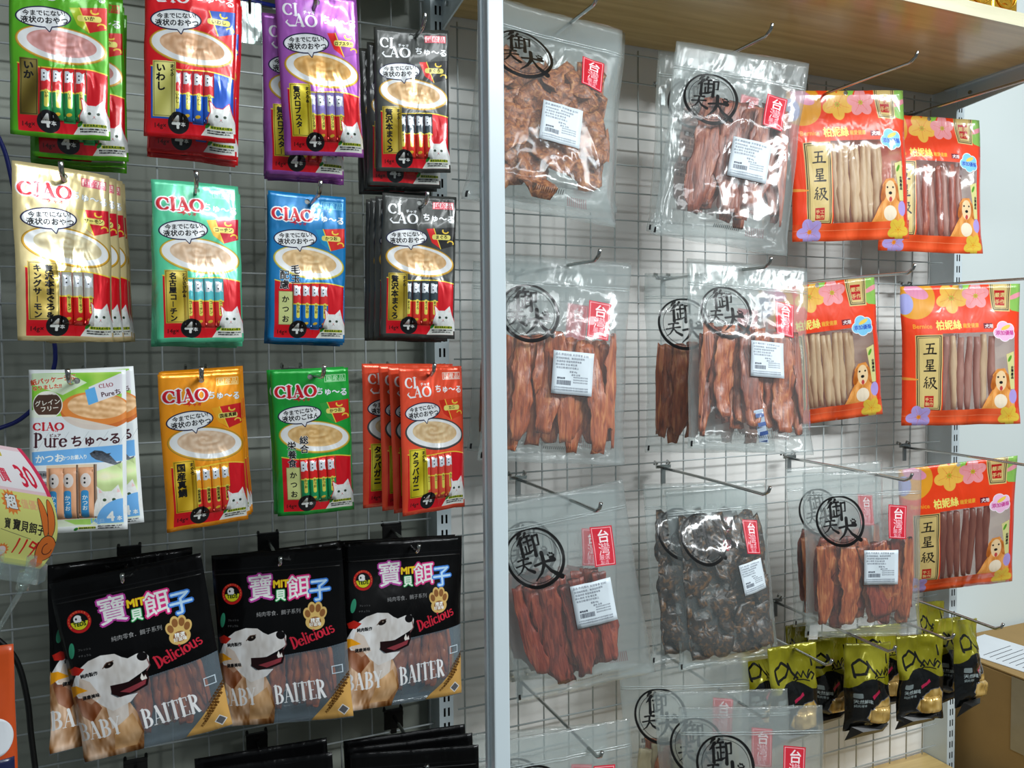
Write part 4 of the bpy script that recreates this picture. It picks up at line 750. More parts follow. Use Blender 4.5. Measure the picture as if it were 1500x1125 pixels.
# back boards behind the two mesh panels
o = MB().box(-.75, .398, .034, .046, .30, zc(1.0), .002).obj('back_board', M['board_shaded']); tag(o, 'plain grey back board behind the left wire mesh panel', 'board')
o = MB().box(.402, 1.592, .034, .046, .30, zc(1.0), .002).obj('back_board', M['board']); tag(o, 'pale back board behind the right wire mesh panel', 'board')
def grid_panel(xs, zs, x0, x1, z0, z1, label):
    r = empty('wire_mesh_panel', (x0, 0, zc(z0))); tag(r, label, 'mesh panel'); R_ = .0015
    vm = MB().tube([(0, 0, 0), (0, 0, z1 - z0)], R_, 6, True).mesh('wire', M['wire'], True); hm = MB().tube([(0, 0, 0), (x1 - x0, 0, 0)], R_, 6, True).mesh('wire', M['wire'], True)
    for x in xs: link('wire', vm, r, Matrix.Translation((x - x0, 0, 0)))
    for z in zs: link('wire', hm, r, Matrix.Translation((0, -.0028, z - z0)))
grid_panel([-.019 + .05 * k for k in range(-7, 9)], [-.0307 + .05 * k for k in range(-18, 15)], -.372, .386, -.95, .70, 'pale wire mesh panel behind the coloured squeeze treat pouches')
grid_panel([.4432 + .05 * k for k in range(0, 23)], [.1349 + .05 * k for k in range(-21, 9)], .430, 1.582, -.93, .545, 'pale wire mesh panel behind the clear zip bags')
def slotted(x, label, w=.0245, y0=-.028, y1=.034, z0=.05, z1=None, zph=0.0):
    """a steel upright with two columns of slots cut through its face"""
    z1 = z1 or zc(1.05); V = []; Fc = []; xs = [0, w * .30, w * .44, w * .60, w * .74, w]; zs = [z0]; z = z0 + .01 + zph
    while z + .016 < z1: zs += [z, z + .0145]; z += .025
    zs.append(z1); n = len(xs)
    for zz in zs:
        for xx in xs: V.append((x + xx, y0, zz))
    for j in range(len(zs) - 1):
        for i in range(n - 1):
            if j % 2 == 1 and i in (1, 3): continue
            Fc.append((j * n + i, j * n + i + 1, (j + 1) * n + i + 1, (j + 1) * n + i))
    B = len(V); V += [(x, y0, z0), (x, y1, z0), (x, y1, z1), (x, y0, z1), (x + w, y0, z0), (x + w, y1, z0), (x + w, y1, z1), (x + w, y0, z1)]
    Fc += [(B, B + 3, B + 2, B + 1), (B + 4, B + 5, B + 6, B + 7), (B + 1, B + 2, B + 6, B + 5), (B + 3, B + 7, B + 6, B + 2)]
    r = empty('slotted_upright', (0, 0, 0)); tag(r, label, 'upright'); link('channel', mesh('channel', V, Fc, [M['white']]), r)
    MB().box(x + .002, x + w - .002, y0 + .006, y0 + .008, z0, z1).obj('slot_shade', M['blackp'], r); return r  # black strip put in for the shade inside the hollow channel
slotted(.3885, 'slotted white upright behind the white post, between the two mesh panels', zph=.004)
slotted(1.588, 'slotted white upright at the right end of the mesh, beside the bare wall', zph=.002)
r = empty('front_post', (.3915, -.2865, 0)); tag(r, 'tall white square post standing in front, dividing the two bays', 'post')
MB().box(-.0115, .0115, -.0135, .0135, 0, zc(1.1), .002).obj('post_tube', M['white'], r); MB().box(-.0150, -.0115, .004, .0135, 0, zc(1.1), .001).obj('rear_lip', M['white'], r)
# the shelf over the right bay and an unseen one added to shade the left bay
def shelf(x0, x1, z, label, th=.024, dep=-.302):
    r = empty('shelf', (x0, 0, zc(z))); tag(r, label, 'shelf'); MB().box(0, x1 - x0, dep + .002, .03, 0, th).obj('shelf_board', M['wood'], r); MB().box(0, x1 - x0, dep, dep + .002, 0, th).obj('edge_band', M['edge'], r); return r
shelf(.4145, 1.586, .566, 'brown wood-grain shelf with pale front edge over the clear bags'); shelf(-.75, .372, .620, 'unseen wood-grain shelf with pale edge, added to shade the squeeze treat pouches')
shelf(.4145, 1.586, -.972, 'wood-grain lower shelf at the foot of the right mesh panel')
def bracket(x, z, label):
    r = empty('shelf_bracket', (x, 0, zc(z))); tag(r, label, 'bracket')
    V = [(0, -.005, 0), (0, -.005, -.050), (0, -.30, -.026), (0, -.30, 0)]; V += [(.003, y, z_) for _, y, z_ in V]; link('bracket_arm', mesh('bracket_arm', V, [(0, 1, 2, 3), (7, 6, 5, 4), (0, 4, 5, 1), (1, 5, 6, 2), (2, 6, 7, 3), (3, 7, 4, 0)], [M['white']]), r)
    MB().box(-.012, .003, -.30, -.005, -.003, -.0005).obj('top_flange', M['white'], r); MB().tube([(-.004, -.06, -.02), (.001, -.06, -.02)], .004, 10).obj('bolt', M['chrome'], r)
bracket(1.590, .565, 'white steel bracket holding the right end of the brown shelf'); bracket(.4075, .565, 'white steel bracket holding the left end of the brown shelf'); bracket(.3755, .619, 'white steel bracket under the right end of the left bay shelf'); bracket(1.590, -.973, 'white steel bracket holding the lower shelf')

# ------------------------------------------------------------------ hooks
def hook(x, z, ln, label, grp, black=False, droop=0.0, tip=.014):
    r = empty('display_hook', (x, 0, zc(z))); tag(r, label, 'hook', grp); mt = M['blackp'] if black else M['steel']
    pts = [(0, -.006, 0)] + [(0, -.006 - (ln - .022) * k / 5, -droop * (k / 5) ** 2) for k in range(1, 6)] + [(0, -ln + .012, -droop + .0015), (0, -ln + .004, -droop + .006), (0, -ln, -droop + tip)]
    MB().tube(pts, .0027, 10).obj('prong', M['chrome'], r, True)
    MB().box(-.005, .005, -.007, -.004, -.030, .008, .0008).obj('back_plate', mt, r)
    c = MB(); 
    for s in (-.014, .014): c.tube([(s, -.0048, .006), (s, -.0068, .010), (s, .001, .0125), (s, .003, .006)], .0022, 6)
    c.box(-.016, .016, -.008, -.005, .0, .006).obj('wire_clip', M['blackp'] if black else M['chrome'], r)
    if black: MB().box(-.016, .016, -.0075, -.0045, -.022, .012, .001).obj('clamp_plate', M['blackp'], r)
    return r
LX = [-.108, .026, .164, .303]; RXs = [.544, .843, 1.147]
for zi, (z, rw) in enumerate(((.416, 'top'), (.190, 'second'), (-.031, 'third'))):
    for xi, x in enumerate(LX):
        hook(x, z, .30 if not (xi == 3 and zi < 2) else .28, f'chrome hook in the {rw} row of the left bay, ' + ('first', 'second', 'third', 'fourth')[xi] + ' from the left', 'hooks carrying the squeeze treat pouches')
for i, (x, z) in enumerate(((-.070, -.290), (.1235, -.290), (.318, -.293))):
    hook(x, z, .165, 'short chrome hook holding the ' + ('left', 'middle', 'right')[i] + ' black dog treat bag', 'hooks carrying the black bags', True, .003)
for i, (x, z) in enumerate(((-.070, -.605), (.1, -.600), (.316, -.603))):
    hook(x, z, .20, ('short hook on a black clamp under the left black dog treat bag', 'short hook on a black clamp under the middle black dog treat bag', 'long chrome hook on a black clamp under the right black dog treat bag')[i], 'hooks carrying the black bags', True, .003)
for zi, (z, rw) in enumerate(((.480, 'top'), (.128, 'second'), (-.226, 'third'), (-.583, 'bottom'))):
    for xi, x in enumerate(RXs):
        if zi == 3 and xi == 2: continue
        hook(x, z, .30, f'long chrome hook in the {rw} row of the right bay, ' + ('nearest the white post', 'second from the white post', 'third from the white post')[xi], 'long hooks of the right bay', droop=.004)
for z, t_ in ((.497, 'top'), (.128, 'second'), (-.222, 'third')): hook(1.470, z, .30, f'long chrome hook at the right end of the {t_} row, before the bare wall', 'long hooks of the right bay', droop=.004)
for i, x in enumerate((.972, 1.113, 1.254, 1.382)): hook(x, -.519, .30, 'long hook among the olive pouches, ' + ('first', 'second', 'third', 'last')[i] + ' from the left', 'hooks of the olive pouches', droop=.004)

# ------------------------------------------------------------------ squeeze-treat pouches
RD = (.82, .05, .12); GOLD = (.80, .70, .28)
PO = {
 'green': dict(bgc=(.33, .66, .10), style='two', corner=((.66, .75, .12), (.80, .12, .10)), cname='いか', puree=(.86, .62, .60), lab=('いか',), labbg=(.42, .36, .12), st=(.85, .16, .18), sb=(.16, .56, .30)),
 'red': dict(bgc=(.84, .06, .10), style='two', corner=((.82, .08, .15), (.10, .30, .68)), cname='いわし', puree=(.88, .70, .55), lab=('いわし',), sub='まぐろ', labbg=(.86, .84, .48), st=(.86, .20, .22), sb=(.16, .38, .78), zone=(.10, .34, .76)),
 'purple': dict(bgc=(.64, .34, .70), style='two', stamp=None, corner=((.85, .12, .12), (.60, .30, .66)), cname='ロブスター', puree=(.90, .70, .42), lab=('贅沢ロブスター',), sub='まぐろ&', labbg=(.88, .80, .22), st=(.60, .55, .80), sb=(.86, .22, .20)),
 'grey': dict(bgc=(.26, .27, .26), style='two', stampbg=(.93, .93, .93), corner=((.85, .12, .12), (.08, .08, .08)), cname='まぐろ', puree=(.88, .72, .52), lab=('贅沢本まぐろ',), sub='まぐろ', labbg=(.76, .66, .22), st=(.22, .27, .30), sb=(.86, .22, .16)),
 'gold': dict(bgc=(.83, .76, .55), stamp=(.75, .15, .3), stampbg=(.90, .80, .75), corner=((.88, .82, .5), (.80, .08, .16)), cname='サーモン', puree=(.84, .79, .64), lab=('贅沢本まぐろ&', 'キングサーモン'), labbg=(.80, .70, .36), st=(.74, .74, .70), sb=(.84, .12, .12)),
 'mint': dict(bgc=(.34, .78, .60), stamp=(.55, .72, .68), corner=((.88, .70, .25), (.76, .08, .18)), cname='コーチン', puree=(.88, .76, .64), rim=(.86, .72, .25), lab=('名古屋コーチン',), sub='とりささみ&', labbg=(.80, .70, .26), st=(.36, .75, .78), sb=(.88, .22, .20)),
 'blue': dict(bgc=(.07, .46, .70), stamp=(.45, .75, .88), corner=((.10, .55, .75), (.82, .15, .12)), cname='かつお', puree=(.90, .76, .56), rim=(.84, .78, .35), big='毛玉配慮', lab=('かつお',), st=(.88, .20, .20), sb=(.10, .45, .75)),
 'orange': dict(bgc=(.93, .58, .06), stamp=(.95, .85, .6), corner=((.92, .65, .12), (.80, .10, .12)), cname='国産真鯛', puree=(.88, .76, .64), lab=('国産真鯛',), sub='まぐろ', labbg=(.86, .70, .15), st=(.95, .66, .18), sb=(.88, .22, .18)),
 'leaf': dict(bgc=(.08, .60, .20), stamp=(.7, .88, .7), corner=((.2, .62, .25), (.80, .15, .10)), cname='かつお', puree=(.88, .72, .48), rim=(.86, .72, .25), bub='液状のごはん', big='総合栄養食', lab=('かつお',), st=(.87, .15, .15), sb=(.10, .58, .35)),
 'coral': dict(bgc=(.90, .30, .18), style='two', stamp=(.95, .92, .88), corner=((.80, .16, .08), (.86, .25, .12)), cname='カニ', puree=(.88, .76, .58), rim=(.3, .3, .3), lab=('タラバガニ',), sub='まぐろ', labbg=(.82, .76, .16), st=(.88, .30, .24), sb=(.88, .34, .24)),
}
def prof_p(v): return ss(.03, .22, v) * .35 + ss(.45, .62, v) * .65 * 1.0 - ss(.86, .975, v) * 1.0
def pouch_kind(key, i):
    K = Kind('treat_pouch')
    b = Bag(.098, .19, .0055, prof_p, seed=i * 3 + 1, wr=.0007, edge=.0006, nu=20, nv=34, curl=(.006 if i % 3 else -.004))
    if key == 'pure': b = Bag(.1, .185, .005, prof_p, seed=4, wr=.0003, edge=.0003); img = paper_art('art_paper_pouch'); mt = foil('paper_pouch', img, 0, .5, .25, .15)
    else: img = pouch_art('art_' + key, **PO[key]); mt = foil('foil_' + key, img, .42 if key in ('gold', 'orange', 'coral', 'purple') else .22, .27)
    K.part('foil_body' if key != 'pure' else 'paper_body', b.mesh('pouch_body', [mt, M['silver']]))
    xs = [(x, .056) for x in STX] if key != 'pure' else [(.285, .08), (.425, .08), (.585, .08)]
    for x, w in xs: K.part('treat_stick', b.patch('treat_stick', x - w, x + w, .602, .908, mt, lift=.0006, bulge=.0028, n=6, m=8))
    return K
PK = {k: pouch_kind(k, i) for i, k in enumerate(list(PO) + ['pure'])}
ORD = ['frontmost', 'second from the front', 'third from the front', 'fourth from the front', 'rearmost']
def stack(key, kind, desc, grp, back):
    n = len(back) + 1
    PK[kind].make(pose_of(key), desc + (', frontmost of its stack' if n > 1 else ''), 'treat pouch', grp)
    for i, (dx, dy, dz, dyw, dr) in enumerate(back):
        PK[kind].make(pose_of(key, (dx / 1000, dy / 1000, dz / 1000), math.radians(dyw), math.radians(dr)), desc + (', rearmost of its stack' if i == len(back) - 1 else ', ' + ORD[i + 1] + ' of its stack'), 'treat pouch', grp)
stack('churu_green', 'green', 'bright green squid treat pouch with white cat', 'green pouches at the top left', [(12, 26, -16, 4, -1), (13, 36, -21, 2, 0), (15, 46, -24, 5, 1)])
stack('churu_red', 'red', 'red pouch with blue lower half and white cat', 'red pouches in the top row', [(6, 24, -13, 3, 1), (8, 33, -17, 2, 1), (9, 42, -16, 4, 2)])
stack('churu_purple', 'purple', 'shiny purple pouch with white cat', 'purple pouches in the top row', [(-13, 22, -22, 3, 2), (-11, 32, -24, 4, 3), (-10, 42, -25, 2, 3), (-9, 50, -24, 1, 2)])
stack('churu_grey', 'grey', 'dark grey top-row pouch with white stamp', 'dark grey pouches in the top row', [(-6, 16, -17, 4, 1), (-14, 30, -20, 6, -1), (-15, 42, -24, 4, 0)])
stack('churu_gold', 'gold', 'pale gold pouch, two-column name panel', 'pale gold pouches', [(8, 16, 0, 4, -1), (14, 30, 0, 5, -2), (16, 40, -1, 5, -2)])
stack('churu_mint', 'mint', 'mint green pouch with yellow name panel', 'mint green pouches', [(1, 12, -3, -2, 1), (3, 20, -5, -3, 1), (0, 28, -6, -4, 2)])
stack('churu_blue', 'blue', 'blue pouch with big black characters', 'blue pouches', [(0, 11, -3, 0, 0), (1, 20, -4, -1, 1)])
stack('churu_grey2', 'grey', 'dark grey second-row pouch with white stamp', 'dark grey pouches in the second row', [(-6, 14, -3, 3, 0), (-11, 26, -4, 5, 0), (-14, 38, -4, 6, 0)])
stack('churu_pure', 'pure', 'white paper pouch with blue band and fish', 'white paper pouches', [(7, 14, 1, 2, -3)])
stack('churu_orange', 'orange', 'golden orange pouch with yellow name panel', 'golden orange pouches', [(1, 12, 3, -2, -1), (3, 22, 4, -4, -1)])
stack('churu_green2', 'leaf', 'leaf green pouch with tall black characters', 'leaf green pouches', [(-3, 12, 1, 1, 0)])
stack('churu_coral', 'coral', 'coral red crab pouch with white cat', 'coral red pouches', [(-9, 14, 2, -3, -1), (-17, 26, 3, -6, 0), (-34, 42, 4, -10, 1)])

# ------------------------------------------------------------------ black dog treat bags
def prof_b(v): return ss(.14, .45, v) * 1.0 - ss(.86, .99, v) * 1.0
def fillbag(K, b, mats, n, L, w, t, u0, u1, v0, seed, name='jerky_strip', fan=.25, layers=2, curl=.006, twist=.35, rag=.25, jit=.01):
    rnd = random.Random(seed); S = [strip_mesh(name, L * rnd.uniform(.85, 1.0), w * rnd.uniform(.8, 1.25), t, seed * 7 + k, mats[k % len(mats)], curl, twist=twist, rag=rag) for k in range(min(n, 7))]
    ys = [-b.T * .58, -b.T * .08, b.T * .26][:layers] if layers > 1 else [-b.T * .25]
    for k in range(n):
        f = (k + .5) / n; u = u0 + (u1 - u0) * f; lay = (k * 2 + k // 3) % layers
        K.content(b, name, S[k % len(S)], Matrix.Translation(((u - .5) * b.W, ys[lay], -(v0 * b.H + rnd.uniform(0, jit)))) @ Matrix.Rotation(rnd.uniform(-.12, .12), 4, 'Z') @ Matrix.Rotation((f - .5) * fan * -1 + rnd.uniform(-.09, .09), 4, 'Y'))
bb = Bag(.185, .24, .012, prof_b, 21, .0008, .0006, nu=22, nv=30); bimg = black_art('art_black_bag'); BM = film('black_bag_film', bimg, .14, amt=.6, gloss=.008, edge=.15)
KB = Kind('dog_treat_bag'); KB.part('bag_film', bb.mesh('bag_film', [BM, film('black_bag_back', None, .5, hcol=(.40, .46, .52), amt=.6)])); KB.part('zip_seal', bb.patch('zip_seal', .02, .98, .112, .120, M['blackp'], .0006, .0006, n=20, m=2))
fillbag(KB, bb, [M['squid']], 13, .088, .013, .0035, .44, .88, .53, 5, fan=.5, rag=.2, curl=.003, twist=.2)
KBt = Kind('dog_treat_bag'); KBt.parts = KB.parts[:2]
for i, (k, bk, t_) in enumerate((('baby1', 'baby1b', 'left'), ('baby2', 'baby2b', 'middle'), ('baby3', 'baby3b', 'right'))):
    KB.make(pose_of(k), f'black dog treat bag with golden dog, frontmost on the {t_} short hook', 'treat bag', 'black dog treat bags'); KB.make(pose_of(bk), f'black dog treat bag behind the front one on the {t_} short hook', 'treat bag', 'black dog treat bags')
for k, t_ in (('babyA1', 'rear black bag at the bottom edge, under the middle dog treat bag'), ('babyA2', 'front black bag at the bottom edge, under the middle dog treat bag'), ('babyB1', 'rearmost of three black bags at the bottom edge, left of the white post'), ('babyB2', 'middle one of three black bags at the bottom edge, left of the white post'), ('babyB3', 'front one of three black bags at the bottom edge, left of the white post')):
    KB.make(pose_of(k), t_, 'treat bag', 'black dog treat bags at the bottom edge')

# ------------------------------------------------------------------ clear zip bags
def prof_z(v): return ss(.12, .42, v) * 1.0 - ss(.90, .985, v) * 1.0
zimg = zip_art('art_zip_bag'); zb = zipback_art('art_zip_back'); ZF = film('zip_film', zimg, .13, gloss=.030, amt=.62); ZB = film('zip_film_back', zb, .32, gloss=.02); STK = [sticker_art('art_sticker_%d' % i, i) for i in range(4)]
def sticker_mat(i): return foil('price_sticker_%d' % i, STK[i], 0, .5, .1, .1)
SM = [sticker_mat(i) for i in range(4)]
def zip_kind(W_, H_, fill, seed, stick=(.60, .62, .255), srot=0.0, T=.020, si=0):
    K = Kind('zip_bag'); b = Bag(W_, H_, T, prof_z, seed, .0015, .0012, nu=26, nv=36)
    K.part('bag_film', b.mesh('bag_film', [ZF, ZB]))
    for v in (.128, .140): K.part('zip_seal', b.patch('zip_seal', .01, .99, v, v + .005, M['seal'], .0006, .0010, n=26, m=2))
    fill(K, b)
    if stick: u, v, s = stick; s *= 1.1; K.part('price_sticker', b.patch('price_sticker', u - s / 2, u + s / 2, v - s * W_ / H_ / 2, v + s * W_ / H_ / 2, SM[si], .0014, 0, n=8, m=8, rot=srot, own_uv=True))
    return K
def f_chips(K, b):
    rnd = random.Random(8); S = [chip_mesh('jerky_chip', .034, k, M['chip']) for k in range(6)]
    for k in range(22):
        r_, c_ = divmod(k, 4); u = .20 + .20 * c_ + rnd.uniform(-.05, .05) + (.04 if r_ % 2 else -.02); v = .36 + .098 * r_ + rnd.uniform(-.02, .02)
        K.content(b, 'jerky_chip', S[k % 6], Matrix.Translation(((u - .5) * b.W, -.012 + .009 * ((k * 5) % 3), -v * b.H)) @ Matrix.Rotation(rnd.uniform(-.35, .35), 4, 'X') @ Matrix.Rotation(rnd.uniform(-.35, .35), 4, 'Z') @ Matrix.Rotation(rnd.uniform(0, 6), 4, 'Y'))
def f_dark(K, b):
    rnd = random.Random(18); S = [chip_mesh('jerky_slice', .031, k + 20, M['dark'], .006) for k in range(6)]
    for k in range(40):
        r_, c_ = divmod(k, 5); u = .14 + .18 * c_ + rnd.uniform(-.04, .04); v = .27 + .083 * r_ + rnd.uniform(-.02, .02)
        K.content(b, 'jerky_slice', S[k % 6], Matrix.Translation(((u - .5) * b.W, -.010 + .007 * ((k * 7) % 3), -v * b.H)) @ Matrix.Rotation(rnd.uniform(-.22, .22), 4, 'X') @ Matrix.Rotation(rnd.uniform(-.22, .22), 4, 'Z') @ Matrix.Rotation(rnd.uniform(0, 6), 4, 'Y'))
def f_strips(mats, n, L, w, seed, u0=.12, u1=.9, v0=.36, t=.006, fan=.3, extra=0, jit=.02, packet=False, rag=.25):
    def f(K, b):
        fillbag(K, b, mats, n, L, w, t, u0, u1, v0, seed, fan=fan, layers=3, jit=jit, rag=rag)
        if packet:
            K.content(b, 'desiccant_packet', MB().box(-.008, .008, -.0015, .0015, -.03, .03, .001).mesh('desiccant_packet', M['packet']), Matrix.Translation((.012, -.019, -.27)) @ Matrix.Rotation(-.25, 4, 'Y'))
            for q in range(4): K.content(b, 'packet_stripe', MB().box(-.007, .007, -.0019, -.0016, -.004, .002).mesh('packet_stripe', M['blue']), Matrix.Translation((.012, -.019, -.27)) @ Matrix.Rotation(-.25, 4, 'Y') @ Matrix.Translation((0, 0, .022 - q * .014)))
    return f
Z = {
 'A1': zip_kind(.22, .32, f_chips, 31, (.56, .62, .25), .06, T=.028, si=0),
 'A2': zip_kind(.22, .305, f_strips([M['strip']], 18, .165, .036, 3, .07, .93, .36), 32, (.60, .57, .26), .03, si=1),
 'A3': zip_kind(.22, .305, f_strips([M['red']], 14, .155, .042, 4, .10, .76, .40, fan=-.35), 33, (.64, .56, .27), .0, si=2),
 'B1': zip_kind(.21, .31, f_strips([M['brown']], 14, .190, .036, 6, .26, .92, .24, fan=.1), 34, (.62, .58, .27), .05, si=1),
 'B2': zip_kind(.205, .305, f_strips([M['strip'], M['brown']], 18, .168, .036, 7, .08, .93, .34, packet=True), 35, (.60, .53, .25), .02, si=3),
 'B3': zip_kind(.2, .305, f_dark, 36, (.72, .52, .24), -.16, T=.026, si=3), 
 'C3': zip_kind(.21, .305, f_strips([M['strip'], M['red']], 14, .155, .042, 9, .08, .92, .39, fan=.15), 37, (.62, .56, .27), .02, si=2),
 'A4': zip_kind(.22, .305, f_strips([M['pale'], M['strip']], 12, .15, .04, 10, .12, .88, .42), 38, (.6, .6, .26), 0, si=0),
}
def zb_(key, kind, label, skip=()): Z[kind].make(pose_of(key), label, 'zip bag', 'clear zip bags of dried meat', skip)
zb_('A1', 'A1', 'clear zip bag of curly golden-brown chips under the brown shelf, beside the white post'); zb_('A1b', 'A1', 'clear zip bag hanging behind the bag of curly golden-brown chips', ('jerky_chip', 'price_sticker'))
zb_('A2', 'A2', 'clear zip bag of long tan strips in the second row beside the white post'); zb_('A2b', 'A2', 'clear zip bag behind the second-row bag beside the white post', ('price_sticker',))
zb_('A3', 'A3', 'tilted clear zip bag of dark red strips in the third row beside the white post'); zb_('A3b', 'A3', 'clear zip bag behind the tilted bag of dark red strips', ('price_sticker',))
zb_('A4', 'A4', 'clear zip bag at the bottom edge beside the white post'); zb_('A4b', 'A4', 'clear zip bag behind the bottom-edge one beside the white post', ('price_sticker',))
zb_('B1', 'B1', 'clear zip bag of long reddish-brown strips under the brown shelf'); zb_('B1b', 'B1', 'clear zip bag behind the top-row bag of long reddish-brown strips', ('price_sticker',))
zb_('B2', 'B2', 'clear zip bag of brown strips with a blue striped packet inside'); zb_('B2b', 'A2', 'clear zip bag of orange-brown strips half hidden behind the one with the striped packet', ('price_sticker',))
zb_('B3', 'B3', 'clear zip bag of nearly black dried slices'); zb_('B3b', 'B3', 'clear zip bag behind the bag of nearly black slices', ('price_sticker',))
zb_('C3', 'C3', 'clear zip bag of orange-red slabs above the olive pouches'); zb_('C3b', 'C3', 'clear zip bag behind the bag of orange-red slabs', ('price_sticker',))
zb_('B4', 'A4', 'front clear zip bag of three at the bottom edge below the nearly black slices'); zb_('B4b', 'A4', 'middle clear zip bag of three at the bottom edge below the nearly black slices', ('price_sticker',)); zb_('B4c', 'A4', 'rearmost clear zip bag of three at the bottom edge below the nearly black slices', ('price_sticker',))

# ------------------------------------------------------------------ red chew bags
def prof_r(v): return ss(.05, .40, v) * 1.0 - ss(.84, .985, v) * 1.0
rimg = {'blue': red_art('art_red_bag', 'blue'), 'pink': red_art('art_red_bag_pink', 'pink')}; RB = plain('red_bag_back', (.80, .25, .12), .35)
def red_kind(mats, badge, seed, n=8):
    b = Bag(.24, .285, .014, prof_r, seed, .0013, .0010, nu=26, nv=32); K = Kind('chew_bag'); K.part('bag_film', b.mesh('bag_film', [film('red_film_%d' % seed, rimg[badge], .08, gloss=.018, amt=.6), film('red_back_%d' % seed, None, .6, hcol=(.80, .74, .66))]))
    rnd = random.Random(seed)
    S = [strip_mesh('chew_stick', .150, .016, .011, seed * 5 + k, mats[k % len(mats)], .0015, n=8, m=4, twist=.2, rag=.08) for k in range(4)]
    for k in range(n): K.content(b, 'chew_stick', S[k % 4], Matrix.Translation(((.36 + .40 * k / (n - 1) - .5) * b.W, -.004 - .003 * (k % 2), -(.36 + rnd.uniform(-.01, .015)) * b.H)) @ Matrix.Rotation(rnd.uniform(-.03, .03), 4, 'Y'))
    return K
RK = {'pale': red_kind([M['pale']], 'blue', 51, 9), 'mauve': red_kind([M['mauve'], M['brown']], 'blue', 52, 7), 'grey': red_kind([M['mauve'], M['pale'], M['mauve']], 'pink', 53, 7), 'brown': red_kind([M['brownstick']], 'pink', 54, 7)}
RG = 'red bags of chew sticks'
RK['pale'].make(pose_of('O1'), 'red bag of pale chew sticks under the brown shelf, left of its neighbour', 'chew bag', RG)
RK['mauve'].make(pose_of('O2'), 'red bag of mauve chew sticks in the top row against the bare wall', 'chew bag', RG)
RK['pale'].make(pose_of('O3'), 'red bag of pale chew sticks in the second row, half behind a clear zip bag', 'chew bag', RG)
RK['grey'].make(pose_of('O4'), 'red bag of greyish chew sticks in the second row at the right edge', 'chew bag', RG)
RK['brown'].make(pose_of('O5'), 'red bag of brown chew sticks above the cardboard box', 'chew bag', RG)

# ------------------------------------------------------------------ olive and black pouches
def prof_o(v): return ss(.10, .55, v) * 1.0 - ss(.84, .98, v) * 1.0
OK_ = []
for i in range(3):
    K = Kind('snack_pouch'); b = Bag(.095, .16, .016, prof_o, 61 + i * 5, .0032, .0030, nu=20, nv=28, curl=(.012, -.014, .006)[i]); mt = foil('olive_foil_%d' % i, olive_art('art_olive_%d' % i, i), .30, .24, 1.6)
    K.part('foil_body', b.mesh('foil_body', [mt, M['blackp']])); K.part('treat_bulge', b.patch('treat_bulge', .42, .90, .70, .90, mt, .0006, .008, n=8, m=8)); K.part('foot_gusset', MB().add([(-.040, -.006, -.150), (.040, -.006, -.150), (.034, .002, -.168), (-.046, .004, -.180), (-.020, -.014, -.158), (.018, -.014, -.156)], [(0, 4, 3), (4, 5, 2, 3), (5, 1, 2), (0, 1, 5, 4), (0, 3, 2, 1)]).mesh('foot_gusset', M['blackp'])); OK_.append(K)
for i, (k, l) in enumerate((('D2', 'olive and black pouch in the middle, showing a tan treat through its window'), ('D3', 'olive and black pouch right of the middle, nearest the slotted upright below the zip bag'), ('D4', 'olive and black pouch before the slotted upright, left of the last one'), ('D4b', 'rightmost olive and black pouch, before the cardboard box'), ('D1', 'leftmost full olive and black pouch, above the bottom zip bags'),
    ('D1b', 'dark olive pouch in the gap between the two frontmost left ones'), ('D0', 'olive pouch at the far left, mostly covered by a zip bag'), ('D1c', 'rear olive pouch against the mesh above the leftmost ones'), ('D2b', 'rear olive pouch behind the middle one, under the zip bag'), ('D3b', 'rear olive pouch under the corner of the bag of orange-red slabs'), ('D4c', 'rear olive pouch at the mesh edge below the brown chew sticks'))):
    OK_[i % 3].make(pose_of(k), l, 'snack pouch', 'olive and black pouches')

# ------------------------------------------------------------------ tins on the shelf
for i, (x, ch) in enumerate(((1.150, '福'), (1.235, '招'), (1.308, '財'), (1.372, '寶'))):
    r = empty('gold_tin', (x, -.262, zc(.5905))); tag(r, ('gold tin on the shelf, leftmost of the row', 'gold tin on the shelf, second from the left', 'gold tin on the shelf, third from the left', 'gold tin on the shelf, at the right edge')[i], 'tin', 'gold tins on the brown shelf')
    MB().box(-.033, .033, -.028, .028, 0, .09, .004).obj('tin_body', M['gold'], r)
    q = [(.027 * math.cos(a * PI / 12), -.0295, .034 + .027 * math.sin(a * PI / 12)) for a in range(25)]; MB().tube(q, .0018, 6, False).obj('medallion_rim', M['gold'], r, True)
    T = text_tris(ch, .03); V = [(-.020 + p[0] * .042, -.0305, .018 + p[1] * .042) for t3 in T for p in t3]; link('embossed_character', mesh('embossed_character', V, [(3 * k, 3 * k + 1, 3 * k + 2) for k in range(len(T))], [M['gold']]), r)
# ------------------------------------------------------------------ cardboard box and papers at the right
r = empty('cardboard_box', (1.64, 0, 0)); tag(r, 'brown cardboard box standing against the wall right of the upright', 'box')
BZ = zc(-.712)
MB().box(0, .62, -.42, .065, 0, BZ, .003).obj('box_body', M['card'], r); MB().box(0, .62, -.42, -.18, BZ + .001, BZ + .005, .001).obj('front_flap', M['card'], r); MB().box(0, .62, -.175, .062, BZ + .001, BZ + .005, .001).obj('rear_flap', M['card'], r)
MB().box(-.0012, -.0004, -.215, -.14, BZ - .16, BZ).obj('packing_tape', M['tape'], r)
r = empty('paper_sheet', (1.655, -.02, BZ + .0055), ); tag(r, 'white printed sheet lying on the cardboard box', 'paper'); r.rotation_euler = (0, 0, .12)
MB().box(0, .155, -.20, .045, 0, .0012).obj('sheet', M['paper'], r)
for k in range(9): MB().box(.02, .13 - .02 * (k % 2), -.03 - k * .014, -.0285 - k * .014, .0013, .0016).obj('printed_line', M['ink'], r)
